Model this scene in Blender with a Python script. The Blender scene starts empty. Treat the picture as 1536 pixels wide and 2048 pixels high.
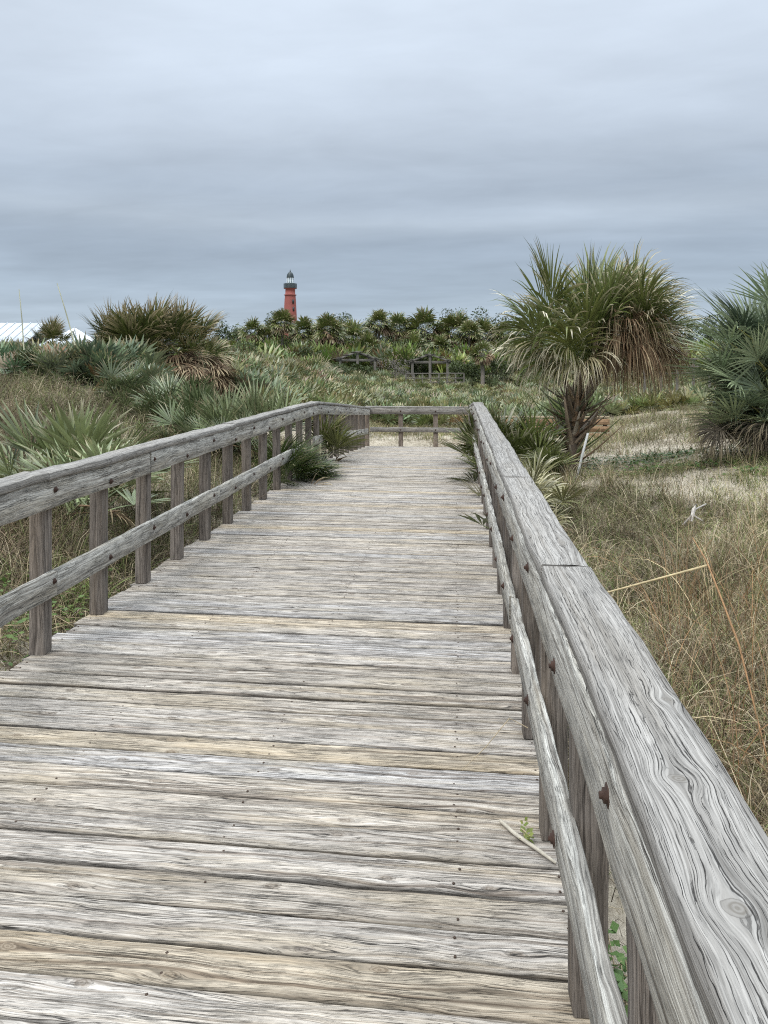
import bpy, math, random
import numpy as np
from math import radians, sin, cos, pi
from mathutils import Vector, noise as mnoise

rng = np.random.default_rng(7)
random.seed(7)
scene = bpy.context.scene
COL = scene.collection

# ------------------------------------------------------------------ camera
F = 1500.0                      # focal length in photo pixels (1536 x 2048)
CX, HY = 768.0, 730.0           # principal column, horizon row
CAMZ = 1.65
YAW = math.atan((914 - CX) / F)
cam_d = bpy.data.cameras.new('camera')
cam = bpy.data.objects.new('camera', cam_d)
COL.objects.link(cam)
cam.location = (0, 0, CAMZ)
cam.rotation_euler = (radians(90), 0, YAW)
cam_d.sensor_fit = 'VERTICAL'
cam_d.sensor_height = 24
cam_d.lens = 24 * F / 2048
cam_d.shift_y = (HY - 1024) / 2048
cam_d.clip_start = 0.05
cam_d.clip_end = 3000
scene.camera = cam
CY, SY = cos(YAW), sin(YAW)

def W(px, depth):
    """world x, y of the vertical line seen in photo column px at a depth in metres"""
    r = (px - CX) / F * depth
    return r * CY - depth * SY, r * SY + depth * CY
def Zat(py, depth):
    return CAMZ - (py - HY) / F * depth

# ------------------------------------------------------------------ world
scene.view_settings.view_transform = 'Standard'
scene.view_settings.look = 'None'
scene.view_settings.gamma = 1
scene.view_settings.use_curve_mapping = False
scene.view_settings.exposure = 0.30
scene.cycles.use_denoising = False
scene.cycles.pixel_filter_type = 'BLACKMAN_HARRIS'; scene.cycles.filter_width = 1.15
SUN_EL, SUN_AZ = radians(52), radians(-150)     # sun high behind the camera, veiled by cloud
world = bpy.data.worlds.new('World'); scene.world = world
world.use_nodes = True
nt = world.node_tree; nt.nodes.clear()
class NT:
    """tiny node-building helper"""
    def __init__(s, t): s.t = t
    def n(s, kind, **kw):
        nd = s.t.nodes.new(kind)
        for k, v in kw.items():
            if k.startswith('i_'):
                key = k[2:]
                key = int(key) if key.isdigit() else key.replace('_', ' ')
                if isinstance(v, bpy.types.NodeSocket): s.t.links.new(v, nd.inputs[key])
                else: nd.inputs[key].default_value = v
            else: setattr(nd, k, v)
        return nd
    def m(s, op, a, b=0.0, c=0.0, clamp=False):
        nd = s.t.nodes.new('ShaderNodeMath'); nd.operation = op; nd.use_clamp = clamp
        for i, v in enumerate((a, b, c)):
            if isinstance(v, bpy.types.NodeSocket): s.t.links.new(v, nd.inputs[i])
            else: nd.inputs[i].default_value = v
        return nd.outputs[0]
    def xyz(s, x, y, z=0.0):
        nd = s.t.nodes.new('ShaderNodeCombineXYZ')
        for i, v in enumerate((x, y, z)):
            if isinstance(v, bpy.types.NodeSocket): s.t.links.new(v, nd.inputs[i])
            else: nd.inputs[i].default_value = v
        return nd.outputs[0]
    def noise(s, vec, scale=1, detail=3, rough=.5, dist=0, dims='3D'):
        nd = s.n('ShaderNodeTexNoise'); nd.noise_dimensions = dims
        s.t.links.new(vec, nd.inputs['Vector'])
        nd.inputs['Scale'].default_value = scale; nd.inputs['Detail'].default_value = detail
        nd.inputs['Roughness'].default_value = rough; nd.inputs['Distortion'].default_value = dist
        return nd.outputs[0]
    def ramp(s, fac, stops, interp='LINEAR'):
        nd = s.t.nodes.new('ShaderNodeValToRGB'); s.t.links.new(fac, nd.inputs[0])
        cr = nd.color_ramp; cr.interpolation = interp
        while len(cr.elements) < len(stops): cr.elements.new(0.5)
        for e, (p, c) in zip(cr.elements, stops):
            e.position = p; e.color = (c, c, c, 1) if isinstance(c, (int, float)) else (*c, 1)
        return nd.outputs[0]
    def mix(s, fac, a, b, mode='MIX'):
        nd = s.t.nodes.new('ShaderNodeMix'); nd.data_type = 'RGBA'; nd.blend_type = mode
        for i, v in ((0, fac), (6, a), (7, b)):
            if isinstance(v, bpy.types.NodeSocket): s.t.links.new(v, nd.inputs[i])
            elif i == 0: nd.inputs[i].default_value = v
            else: nd.inputs[i].default_value = (*v, 1)
        return nd.outputs[2]
    def sep(s, v):
        nd = s.t.nodes.new('ShaderNodeSeparateXYZ'); s.t.links.new(v, nd.inputs[0]); return nd.outputs
w = NT(nt)
sky = w.n('ShaderNodeTexSky'); sky.sky_type = 'NISHITA'; sky.sun_disc = False
sky.sun_elevation = SUN_EL; sky.sun_rotation = SUN_AZ
tc = w.n('ShaderNodeTexCoord').outputs['Generated']
dx, dy, dz = w.sep(tc)
zc = w.m('MAXIMUM', dz, 0.0)
den = w.m('ADD', zc, 0.10)
px_, py_ = w.m('DIVIDE', dx, den), w.m('DIVIDE', dy, den)
cl1 = w.noise(w.xyz(w.m('MULTIPLY', px_, 0.35), py_, 0.3), 0.75, 4, .5, .4)
cl2 = w.noise(w.xyz(w.m('MULTIPLY', px_, 0.5), py_, 4.7), 1.7, 5, .55, .3)
warp = w.noise(w.xyz(w.m('MULTIPLY', dx, 1.2), dy, w.m('MULTIPLY', dz, 9)), 1.6, 3, .5)
el_ = w.m('ADD', zc, w.m('MULTIPLY', w.m('SUBTRACT', warp, .5), .085))
prof = w.ramp(el_, [(0.0, (.40, .47, .54)), (.06, (.42, .49, .56)), (.105, (.335, .395, .46)), (.15, (.33, .385, .45)),
                    (.19, (.42, .475, .535)), (.225, (.39, .445, .51)), (.30, (.48, .535, .60)), (.42, (.60, .66, .73)), (.60, (.72, .78, .84)), (.85, (1.3, 1.38, 1.42))])
mod = w.m('ADD', w.m('MULTIPLY', w.m('SUBTRACT', cl1, .5), .5), w.m('MULTIPLY', w.m('SUBTRACT', cl2, .5), .40))
cl3 = w.noise(w.xyz(w.m('MULTIPLY', px_, 1.2), w.m('MULTIPLY', py_, 1.6), 9.1), 2.2, 6, .6, .5)
mod = w.m('ADD', mod, w.m('MULTIPLY', w.m('SUBTRACT', cl3, .5), .16))
mod = w.m('ADD', mod, 1.0)
lp = w.ramp(zc, [(0, 1.0), (.45, 1.0), (.62, 1.45), (.9, 2.1)])
cloud = w.mix(1.0, prof, w.xyz(mod, mod, mod), 'MULTIPLY')
cloud = w.mix(1.0, cloud, lp, 'MULTIPLY')
cloud10 = w.mix(1.0, cloud, (9.85, 10.1, 10.45), 'MULTIPLY')
bgc = w.mix(0.93, sky.outputs[0], cloud10)
bg = w.n('ShaderNodeBackground'); nt.links.new(bgc, bg.inputs[0]); bg.inputs[1].default_value = 0.1
wo = w.n('ShaderNodeOutputWorld'); nt.links.new(bg.outputs[0], wo.inputs[0])

sun_d = bpy.data.lights.new('sun', 'SUN'); sun = bpy.data.objects.new('sun', sun_d); COL.objects.link(sun)
sun_d.energy = 1.5; sun_d.angle = radians(24); sun_d.color = (1, .97, .92)
sdir = Vector((sin(SUN_AZ) * cos(SUN_EL), cos(SUN_AZ) * cos(SUN_EL), sin(SUN_EL)))
sun.rotation_euler = sdir.to_track_quat('Z', 'Y').to_euler()

# ------------------------------------------------------------------ object helpers
def tag(o, label=None, cat=None, group=None, kind=None):
    if label: o['label'] = label
    if cat: o['category'] = cat
    if group: o['group'] = group
    if kind: o['kind'] = kind
    return o
def thing(name, label, cat, loc=(0, 0, 0), group=None, rz=0):
    o = bpy.data.objects.new(name, None); COL.objects.link(o)
    o.location = loc; o.rotation_euler = (0, 0, rz); o.empty_display_size = .2
    return tag(o, label, cat, group)
def copy_tree(o, parent=None):
    c = o.copy(); COL.objects.link(c); c.parent = parent
    for ch in o.children: copy_tree(ch, c)
    return c

class MB:
    """mesh collector: quads with per-vertex colour and wood coordinate"""
    def __init__(s): s.v, s.q, s.c, s.w, s.n = [], [], [], [], 0
    def add(s, v, q, c=None, wv=None):
        v = np.asarray(v, float).reshape(-1, 3); q = np.asarray(q, int).reshape(-1, 4)
        s.v.append(v); s.q.append(q + s.n)
        if c is None: c = (1, 1, 1)
        c = np.asarray(c, float)
        if c.ndim == 1: c = np.tile(c, (len(v), 1))
        s.c.append(c)
        s.w.append(np.zeros((len(v), 3)) if wv is None else np.asarray(wv, float).reshape(-1, 3))
        s.n += len(v)
    def build(s, name, mat, parent=None, loc=None, smooth=False):
        me = bpy.data.meshes.new(name)
        v = np.concatenate(s.v); q = np.concatenate(s.q); c = np.concatenate(s.c); wv = np.concatenate(s.w)
        me.vertices.add(len(v)); me.vertices.foreach_set('co', v.astype(np.float32).ravel())
        me.loops.add(len(q) * 4); me.loops.foreach_set('vertex_index', q.astype(np.int32).ravel())
        me.polygons.add(len(q)); me.polygons.foreach_set('loop_start', np.arange(0, len(q) * 4, 4, dtype=np.int32))
        if smooth: me.polygons.foreach_set('use_smooth', np.ones(len(q), bool))
        a = me.attributes.new('Col', 'FLOAT_COLOR', 'POINT')
        a.data.foreach_set('color', np.concatenate([c, np.ones((len(c), 1))], 1).astype(np.float32).ravel())
        if np.any(wv):
            a = me.attributes.new('wuv', 'FLOAT_VECTOR', 'POINT')
            a.data.foreach_set('vector', wv.astype(np.float32).ravel())
        me.update(calc_edges=True); me.validate()
        me.materials.append(mat)
        o = bpy.data.objects.new(name, me); COL.objects.link(o)
        if parent is not None: o.parent = parent
        if loc is not None: o.location = loc
        return o

def nz3(x, y, z): return mnoise.noise(Vector((x, y, z)))

BOARD_ID = [0]
def board(mb, p0, p1, up, wdt, thk, segs=8, edge=1.0, col=(1, 1, 1), jit=.0015, cham=.004, warp=0.0, cross=0, freq=6.0, endjit=0.0, pts=None, uv0=None):
    """a sawn board from p0 to p1 (or along pts): wdt across, thk along `up`; edges worn, grain coordinate runs round it"""
    BOARD_ID[0] += 1; bid = BOARD_ID[0]
    up = Vector(up).normalized()
    if pts is None:
        pts = [Vector(p0).lerp(Vector(p1), i / segs) for i in range(segs + 1)]
    else: pts = [Vector(p) for p in pts]
    a, b, h = wdt / 2, thk / 2, cham
    prof = []
    k = max(1, cross)
    for i in range(k + 1): prof.append((-a + h + (2 * a - 2 * h) * i / k, b))
    prof += [(a, b - h), (a, -b + h), (a - h, -b), (-a + h, -b), (-a, -b + h), (-a, b - h)]
    n = len(prof)
    per = [0.0]
    for i in range(n):
        x0, y0 = prof[i]; x1, y1 = prof[(i + 1) % n]
        per.append(per[-1] + math.hypot(x1 - x0, y1 - y0))
    uo, vo = random.uniform(0, 80), random.uniform(0, 40)
    if uv0: uo, vo = uv0
    V, Wv, Q = [], [], []
    L = 0.0
    ph = random.uniform(0, 50)
    for j, p in enumerate(pts):
        if j: L += (p - pts[j - 1]).length
        t = (pts[min(j + 1, len(pts) - 1)] - pts[max(j - 1, 0)]).normalized()
        side = t.cross(up).normalized(); nn = side.cross(t).normalized()
        off = warp * (nz3(L * .9, ph, 1) )
        offn = warp * .6 * nz3(L * .8, ph, 7)
        for i in range(n + 1):
            x, y = prof[i % n]
            jx = jit * nz3(L * freq, x * 30 + ph, y * 30) * 2
            jy = jit * nz3(L * freq, x * 30 + ph + 9, y * 30 + 5) * 2
            ee = 0
            if endjit and j in (0, len(pts) - 1): ee = endjit * nz3(x * 25 + ph, y * 20, j)
            V.append(p + side * (x + off + jx) + nn * (y + jy + offn) + t * ee)
            Wv.append((L + uo, per[i] + vo, bid * .37))
    for j in range(len(pts) - 1):
        for i in range(n):
            r0, r1 = j * (n + 1), (j + 1) * (n + 1)
            Q.append((r0 + i, r0 + i + 1, r1 + i + 1, r1 + i))
    for j, fl in ((0, False), (len(pts) - 1, True)):
        base = len(V)
        r0 = j * (n + 1)
        for i in range(n): V.append(V[r0 + i]); Wv.append((uo + 50 + prof[i][0] * .4, vo + 20 + prof[i][1], bid * .37))
        lo = [n - 6, n - 5, n - 4, n - 3, n - 2, n - 1]    # lower profile ids
        top = list(range(0, k + 1))
        # strip between top points and lower points
        if fl: order = lambda f: f
        else: order = lambda f: f[::-1]
        # fan of quads: right-upper, right-lower, left-lower, left-upper form the outline
        ru, rl, br, bl, ll, lu = lo
        Q.append(order((base + top[-1], base + top[0], base + lu, base + ru)))
        Q.append(order((base + ru, base + lu, base + ll, base + rl)))
        Q.append(order((base + rl, base + ll, base + bl, base + br)))
        if k > 1:
            pass
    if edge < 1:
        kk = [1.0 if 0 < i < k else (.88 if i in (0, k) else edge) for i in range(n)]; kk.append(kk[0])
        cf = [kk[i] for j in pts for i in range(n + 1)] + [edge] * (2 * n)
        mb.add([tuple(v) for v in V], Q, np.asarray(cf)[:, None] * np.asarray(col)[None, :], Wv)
    else: mb.add([tuple(v) for v in V], Q, col, Wv)

def tube(mb, pts, rad, n=6, col=(1, 1, 1), flat=1.0):
    pts = [Vector(p) for p in pts]
    if isinstance(rad, (int, float)): rad = [rad] * len(pts)
    V, Q = [], []
    for j, p in enumerate(pts):
        t = (pts[min(j + 1, len(pts) - 1)] - pts[max(j - 1, 0)]).normalized()
        ref = Vector((0, 0, 1)) if abs(t.z) < .95 else Vector((1, 0, 0))
        s = t.cross(ref).normalized(); u = s.cross(t)
        for i in range(n):
            a = 2 * pi * i / n
            V.append(p + s * cos(a) * rad[j] + u * sin(a) * rad[j] * flat)
    for j in range(len(pts) - 1):
        for i in range(n):
            Q.append((j * n + i, j * n + (i + 1) % n, (j + 1) * n + (i + 1) % n, (j + 1) * n + i))
    for j in (0, len(pts) - 1):
        if n == 6:
            b = j * n; Q.append((b, b + 1, b + 2, b + 3)); Q.append((b, b + 3, b + 4, b + 5))
        elif n == 4:
            b = j * n; Q.append((b, b + 1, b + 2, b + 3))
    mb.add([tuple(v) for v in V], Q, col)

def lathe(mb, prof, n=24, col=(1, 1, 1), c=(0, 0)):
    V, Q, C = [], [], []
    for (r, z) in prof:
        for i in range(n):
            a = 2 * pi * i / n; V.append((c[0] + r * cos(a), c[1] + r * sin(a), z))
    for j in range(len(prof) - 1):
        for i in range(n):
            Q.append((j * n + i, j * n + (i + 1) % n, (j + 1) * n + (i + 1) % n, (j + 1) * n + i))
    mb.add(V, Q, col)
def box(mb, c, s, col=(1, 1, 1), rz=0):
    x, y, z = s[0] / 2, s[1] / 2, s[2] / 2
    V = np.array([(-x, -y, -z), (x, -y, -z), (x, y, -z), (-x, y, -z), (-x, -y, z), (x, -y, z), (x, y, z), (-x, y, z)])
    R = np.array([[cos(rz), -sin(rz), 0], [sin(rz), cos(rz), 0], [0, 0, 1]])
    V = V @ R.T + np.array(c)
    mb.add(V, [(0, 3, 2, 1), (4, 5, 6, 7), (0, 1, 5, 4), (1, 2, 6, 5), (2, 3, 7, 6), (3, 0, 4, 7)], col)

# ------------------------------------------------------------------ materials
def new_mat(name):
    m = bpy.data.materials.new(name); m.use_nodes = True
    m.node_tree.nodes.clear(); return m, NT(m.node_tree)
def finish(m, g, bsdf): 
    o = g.n('ShaderNodeOutputMaterial'); m.node_tree.links.new(bsdf, o.inputs[0]); return m

def wood_mat(name, dark, mid, light, tan, knots=.5, tanamt=.5, crack=1.0, bump=.7, fine=1.0, wig=.012, crscale=70, fine2=.6, ks=1.0, blotamt=1.0, fleckamt=.8, along=1.0, crw=.02, ringf=1.0, cupk=.85, crlo=.46, dash=0, fixed=()):
    m, g = new_mat(name)
    at = g.n('ShaderNodeAttribute', attribute_name='wuv').outputs['Vector']
    col = g.n('ShaderNodeAttribute', attribute_name='Col').outputs['Color']
    u, v, wv = g.sep(at)
    # knots: one candidate per cell, some cells kept
    vs = g.xyz(g.m('MULTIPLY', u, 1.7), g.m('MULTIPLY', v, 6.5))
    vor = g.n('ShaderNodeTexVoronoi'); vor.voronoi_dimensions = '2D'
    g.t.links.new(vs, vor.inputs['Vector']); vor.inputs['Scale'].default_value = 1; vor.inputs['Randomness'].default_value = .8
    su, sv, _ = g.sep(vs); pu, pv, _ = g.sep(vor.outputs['Position'])
    du = g.m('DIVIDE', g.m('SUBTRACT', su, pu), 1.7); dv = g.m('DIVIDE', g.m('SUBTRACT', sv, pv), 6.5)
    keep = g.m('GREATER_THAN', knots, g.sep(vor.outputs['Color'])[0])
    if fixed: keep = g.m('MULTIPLY', keep, g.m('LESS_THAN', u, 90.0))
    ra = g.m('ADD', g.m('POWER', g.m('DIVIDE', du, .13), 2), g.m('POWER', g.m('DIVIDE', dv, .036), 2))
    infl = g.m('MULTIPLY', keep, g.m('EXPONENT', g.m('MULTIPLY', ra, -1)))
    krs = g.m('SQRT', g.m('ADD', g.m('POWER', g.m('DIVIDE', du, .024 * ks), 2), g.m('POWER', g.m('DIVIDE', dv, .0125 * ks ** .7), 2)))
    kn = g.noise(g.xyz(g.m('MULTIPLY', u, 70), g.m('MULTIPLY', v, 90), wv), 1, 3, .6)
    kr = g.m('ADD', krs, g.m('MULTIPLY', g.m('SUBTRACT', kn, .5), .9))
    wob = g.noise(g.xyz(g.m('MULTIPLY', u, 1.6), g.m('MULTIPLY', v, 5), wv), 1, 3, .5)
    wob2 = g.noise(g.xyz(g.m('MULTIPLY', u, 9), g.m('MULTIPLY', v, 22), wv), 1, 2, .5)
    v2 = g.m('SUBTRACT', v, g.m('MULTIPLY', g.m('MULTIPLY', dv, .9), infl))
    v2 = g.m('ADD', v2, g.m('MULTIPLY', g.m('SUBTRACT', wob, .5), wig * 5))
    v2 = g.m('ADD', v2, g.m('MULTIPLY', g.m('SUBTRACT', wob2, .5), wig * .6))
    for (ku, kv, ru, rv) in fixed:
        fu, fv = g.m('SUBTRACT', u, ku), g.m('SUBTRACT', v, kv)
        fi = g.m('EXPONENT', g.m('MULTIPLY', g.m('ADD', g.m('POWER', g.m('DIVIDE', fu, ru * 3.2), 2), g.m('POWER', g.m('DIVIDE', fv, rv * 2.2), 2)), -1))
        v2 = g.m('SUBTRACT', v2, g.m('MULTIPLY', g.m('MULTIPLY', fv, .9), fi))
        fk = g.m('SQRT', g.m('ADD', g.m('POWER', g.m('DIVIDE', fu, ru), 2), g.m('POWER', g.m('DIVIDE', fv, rv), 2)))
        fk = g.m('ADD', fk, g.m('MULTIPLY', g.m('SUBTRACT', kn, .5), .35))
        near = g.m('LESS_THAN', fk, 2.0)
        keep = g.m('MAXIMUM', keep, near)
        kr = g.m('ADD', g.m('MULTIPLY', kr, g.m('SUBTRACT', 1.0, near)), g.m('MULTIPLY', fk, near))
    ring = g.noise(g.xyz(g.m('MULTIPLY', u, .5), g.m('MULTIPLY', v2, 75 * ringf), wv), 1, 3, .6)
    fib = g.noise(g.xyz(g.m('MULTIPLY', u, 5 * along), g.m('MULTIPLY', v2, 330), wv), 1, 4, .65)
    fleck = g.noise(g.xyz(g.m('MULTIPLY', u, 14), g.m('MULTIPLY', v2, 140), wv), 1, 3, .6)
    crn = g.noise(g.xyz(g.m('MULTIPLY', u, 2.2 * along), g.m('MULTIPLY', v2, crscale), g.m('ADD', wv, 3.3)), 1, 2, .5)
    cr = g.m('SUBTRACT', 1.0, g.m('DIVIDE', g.m('ABSOLUTE', g.m('SUBTRACT', crn, .5)), crw), clamp=True)
    crmask = g.ramp(g.noise(g.xyz(g.m('MULTIPLY', u, 3.5 * ringf), g.m('MULTIPLY', v, 24), g.m('ADD', wv, 8)), 1, 3, .6), [(crlo, 0), (crlo + .14, 1)])
    cr = g.m('MULTIPLY', g.m('MULTIPLY', cr, crmask), crack, clamp=True)
    crn2 = g.noise(g.xyz(g.m('MULTIPLY', u, 7 * along), g.m('MULTIPLY', v2, crscale * 2.6), g.m('ADD', wv, 6.1)), 1, 2, .5)
    cr2 = g.m('SUBTRACT', 1.0, g.m('DIVIDE', g.m('ABSOLUTE', g.m('SUBTRACT', crn2, .5)), .035), clamp=True)
    crm2 = g.ramp(g.noise(g.xyz(g.m('MULTIPLY', u, 6), g.m('MULTIPLY', v, 30), g.m('ADD', wv, 2)), 1, 3, .6), [(.44, 0), (.56, 1)])
    cr2 = g.m('MULTIPLY', g.m('MULTIPLY', cr2, crm2), fine2 * .6, clamp=True)
    cr = g.m('MAXIMUM', cr, cr2)
    if dash:
        wig2 = g.noise(g.xyz(g.m('MULTIPLY', u, 26), g.m('MULTIPLY', v, 60), wv), 1, 2, .5)
        lines = []
        for S, wl, mlo, off in ((dash, .085, .46, 0.0), (dash * 1.9, .12, .49, 3.7), (dash * .45, .045, .54, 8.1)):
            t_ = g.m('ADD', g.m('MULTIPLY', v2, S), g.m('MULTIPLY', wig2, .9))
            t_ = g.m('ADD', t_, g.m('MULTIPLY', ring, 1.4))
            fr = g.m('ABSOLUTE', g.m('SUBTRACT', g.m('FRACT', t_), .5))
            idn = g.m('FLOOR', t_)
            mk = g.noise(g.xyz(g.m('ADD', g.m('MULTIPLY', u, 9), off), g.m('MULTIPLY', idn, 5.37), wv), 1, 2, .55)
            mk = g.ramp(mk, [(mlo, 0), (mlo + .13, 1)])
            ln = g.m('SUBTRACT', 1.0, g.m('DIVIDE', fr, g.m('ADD', g.m('MULTIPLY', mk, wl), .001)), clamp=True)
            lines.append(g.m('MULTIPLY', g.m('POWER', ln, .6), mk))
        cr = g.m('MAXIMUM', g.m('MAXIMUM', lines[0], g.m('MULTIPLY', lines[1], .75)), lines[2])
    big = g.noise(g.xyz(g.m('MULTIPLY', u, 1.3), g.m('MULTIPLY', v, 11), wv), 1, 4, .6)
    base = g.ramp(ring, [(.30, dark), (.44, mid), (.56, light), (.66, mid), (.78, light)])
    tanf = g.m('MULTIPLY', g.ramp(big, [(.47, 0), (.66, 1)]), tanamt)
    base = g.mix(tanf, base, tan)
    blot = g.noise(g.xyz(g.m('MULTIPLY', u, 2.7), g.m('MULTIPLY', v, 17), g.m('ADD', wv, 5)), 1, 5, .65)
    bl = g.ramp(blot, [(.30, .62), (.50, 1.0), (.68, 1.14)])
    base = g.mix(blotamt, base, g.mix(1.0, base, bl, 'MULTIPLY'))
    ff = g.ramp(fib, [(.32, .52), (.48, .95), (.62, 1.18)])
    base = g.mix(fine, base, g.mix(1.0, base, ff, 'MULTIPLY'))
    fl = g.ramp(fleck, [(.36, .70), (.46, 1.0), (.60, 1.0), (.72, 1.22)])
    base = g.mix(fleckamt, base, g.mix(1.0, base, fl, 'MULTIPLY'))
    # knot heart with rings
    kin = g.m('MULTIPLY', keep, g.ramp(kr, [(.62, 1), (1.0, 0)]))
    kring = g.m('MULTIPLY', g.m('SINE', g.m('ADD', g.m('MULTIPLY', kr, 14), g.m('MULTIPLY', wob2, 8))), .55)
    kc = g.mix(g.m('MULTIPLY_ADD', kring, .5, .5), (dark[0] * .75, dark[1] * .72, dark[2] * .66), mid)
    base = g.mix(g.m('MULTIPLY', kin, cupk), base, kc)
    rim = g.m('MULTIPLY', keep, g.ramp(kr, [(.85, 0), (1.0, 1), (1.18, 0)]))
    base = g.mix(g.m('MULTIPLY', rim, .6), base, (dark[0] * .4, dark[1] * .38, dark[2] * .36))
    base = g.mix(cr, base, (.03, .026, .023))
    base = g.mix(1.0, base, col, 'MULTIPLY')
    hgt = g.m('ADD', g.m('MULTIPLY', ring, .8), g.m('MULTIPLY', fib, .5))
    hgt = g.m('SUBTRACT', hgt, g.m('MULTIPLY', cr, 1.6))
    hgt = g.m('ADD', hgt, g.m('MULTIPLY', blot, .35))
    bp = g.n('ShaderNodeBump'); bp.inputs['Strength'].default_value = bump; bp.inputs['Distance'].default_value = .004
    g.t.links.new(hgt, bp.inputs['Height'])
    b = g.n('ShaderNodeBsdfPrincipled'); g.t.links.new(base, b.inputs['Base Color']); b.inputs['Roughness'].default_value = .82
    b.inputs['Specular IOR Level'].default_value = .25
    g.t.links.new(bp.outputs[0], b.inputs['Normal'])
    return finish(m, g, b.outputs[0])

M_DECK = wood_mat('deck_wood', (.165, .135, .112), (.32, .285, .25), (.49, .457, .42), (.42, .35, .25), knots=.75, tanamt=.45, crack=1.2, crscale=95, fine2=1.2, crw=.03, ks=1.3, cupk=.95)
M_RAIL = wood_mat('rail_wood', (.19, .172, .15), (.365, .345, .31), (.54, .525, .48), (.38, .33, .24), knots=.45, tanamt=.35, crack=1, bump=.9, wig=.013, crscale=90, fine2=.8)
M_CAP = wood_mat('cap_wood', (.165, .150, .134), (.262, .246, .226), (.372, .353, .328), (.26, .23, .19), knots=.7, tanamt=.3, crack=1, bump=.8, wig=.0065, ks=1.6, blotamt=.5,
                 fleckamt=.8, along=1.1, fine=.75, ringf=1.3, dash=125, cupk=.9, fixed=((100.669, 100.055, .016, .017), (100.93, 100.064, .012, .015), (101.2, 100.118, .010, .012)))
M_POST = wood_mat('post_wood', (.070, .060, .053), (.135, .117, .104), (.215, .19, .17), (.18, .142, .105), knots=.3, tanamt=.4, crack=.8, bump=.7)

def leaf_mat(name, rough=.45, trans=.25, spec=.5, huevar=.15):
    m, g = new_mat(name)
    col = g.n('ShaderNodeAttribute', attribute_name='Col').outputs['Color']
    geo = g.n('ShaderNodeNewGeometry').outputs['Position']
    nz = g.noise(geo, 9, 3, .6)
    f = g.ramp(nz, [(.3, 1 - huevar), (.7, 1 + huevar)])
    c = g.mix(1.0, col, f, 'MULTIPLY')
    b = g.n('ShaderNodeBsdfPrincipled'); g.t.links.new(c, b.inputs['Base Color'])
    b.inputs['Roughness'].default_value = rough; b.inputs['Specular IOR Level'].default_value = spec
    t = g.n('ShaderNodeBsdfTranslucent'); g.t.links.new(c, t.inputs[0])
    mx = g.n('ShaderNodeMixShader'); mx.inputs[0].default_value = trans
    g.t.links.new(b.outputs[0], mx.inputs[1]); g.t.links.new(t.outputs[0], mx.inputs[2])
    return finish(m, g, mx.outputs[0])
M_LEAF = leaf_mat('palm_leaf', .36, .12, .6)
M_DEAD = leaf_mat('dead_frond', .75, .15, .2)
M_GRASS = leaf_mat('dry_grass_blade', .7, .12, .25)
M_BUSH = leaf_mat('shrub_leaf', .5, .15, .35)

def plain(name, col, rough=.7, nscale=6, amp=.25, metal=0, bump=.2, attr=False):
    m, g = new_mat(name)
    pos = g.n('ShaderNodeTexCoord').outputs['Object']
    nn = g.noise(pos, nscale, 5, .6)
    f = g.ramp(nn, [(.25, 1 - amp), (.75, 1 + amp)])
    src = g.n('ShaderNodeAttribute', attribute_name='Col').outputs['Color'] if attr else col
    c = g.mix(1.0, src, f, 'MULTIPLY')
    b = g.n('ShaderNodeBsdfPrincipled'); g.t.links.new(c, b.inputs['Base Color'])
    b.inputs['Roughness'].default_value = rough; b.inputs['Metallic'].default_value = metal
    bp = g.n('ShaderNodeBump'); bp.inputs['Strength'].default_value = bump; bp.inputs['Distance'].default_value = .01
    g.t.links.new(nn, bp.inputs['Height']); g.t.links.new(bp.outputs[0], b.inputs['Normal'])
    return finish(m, g, b.outputs[0])
M_RUST = plain('rusted_iron', (.045, .022, .014), .85, 60, .6)
M_BARK = plain('palm_bark', (.14, .115, .09), .9, 18, .4, bump=.6, attr=True)
M_BRICK = plain('red_painted_brick', (.27, .078, .062), .8, .35, .14)
M_DKMETAL = plain('dark_green_metal', (.012, .024, .026), .5, 2, .2)
M_WHITE = plain('white_paint', (.72, .73, .74), .5, 3, .06)
M_ROOF = plain('white_metal_roofing', (.60, .64, .68), .45, 1.5, .06)
M_GWOOD = plain('grey_timber', (.16, .145, .125), .9, 8, .35)
M_TWIG = plain('bleached_stick', (.5, .46, .4), .8, 40, .3, attr=True)
m, g = new_mat('lantern_glass')
b = g.n('ShaderNodeBsdfPrincipled'); b.inputs['Base Color'].default_value = (.6, .7, .72, 1); b.inputs['Roughness'].default_value = .1
b.inputs['Transmission Weight'].default_value = .7; b.inputs['IOR'].default_value = 1.1
M_GLASS = finish(m, g, b.outputs[0])

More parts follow.
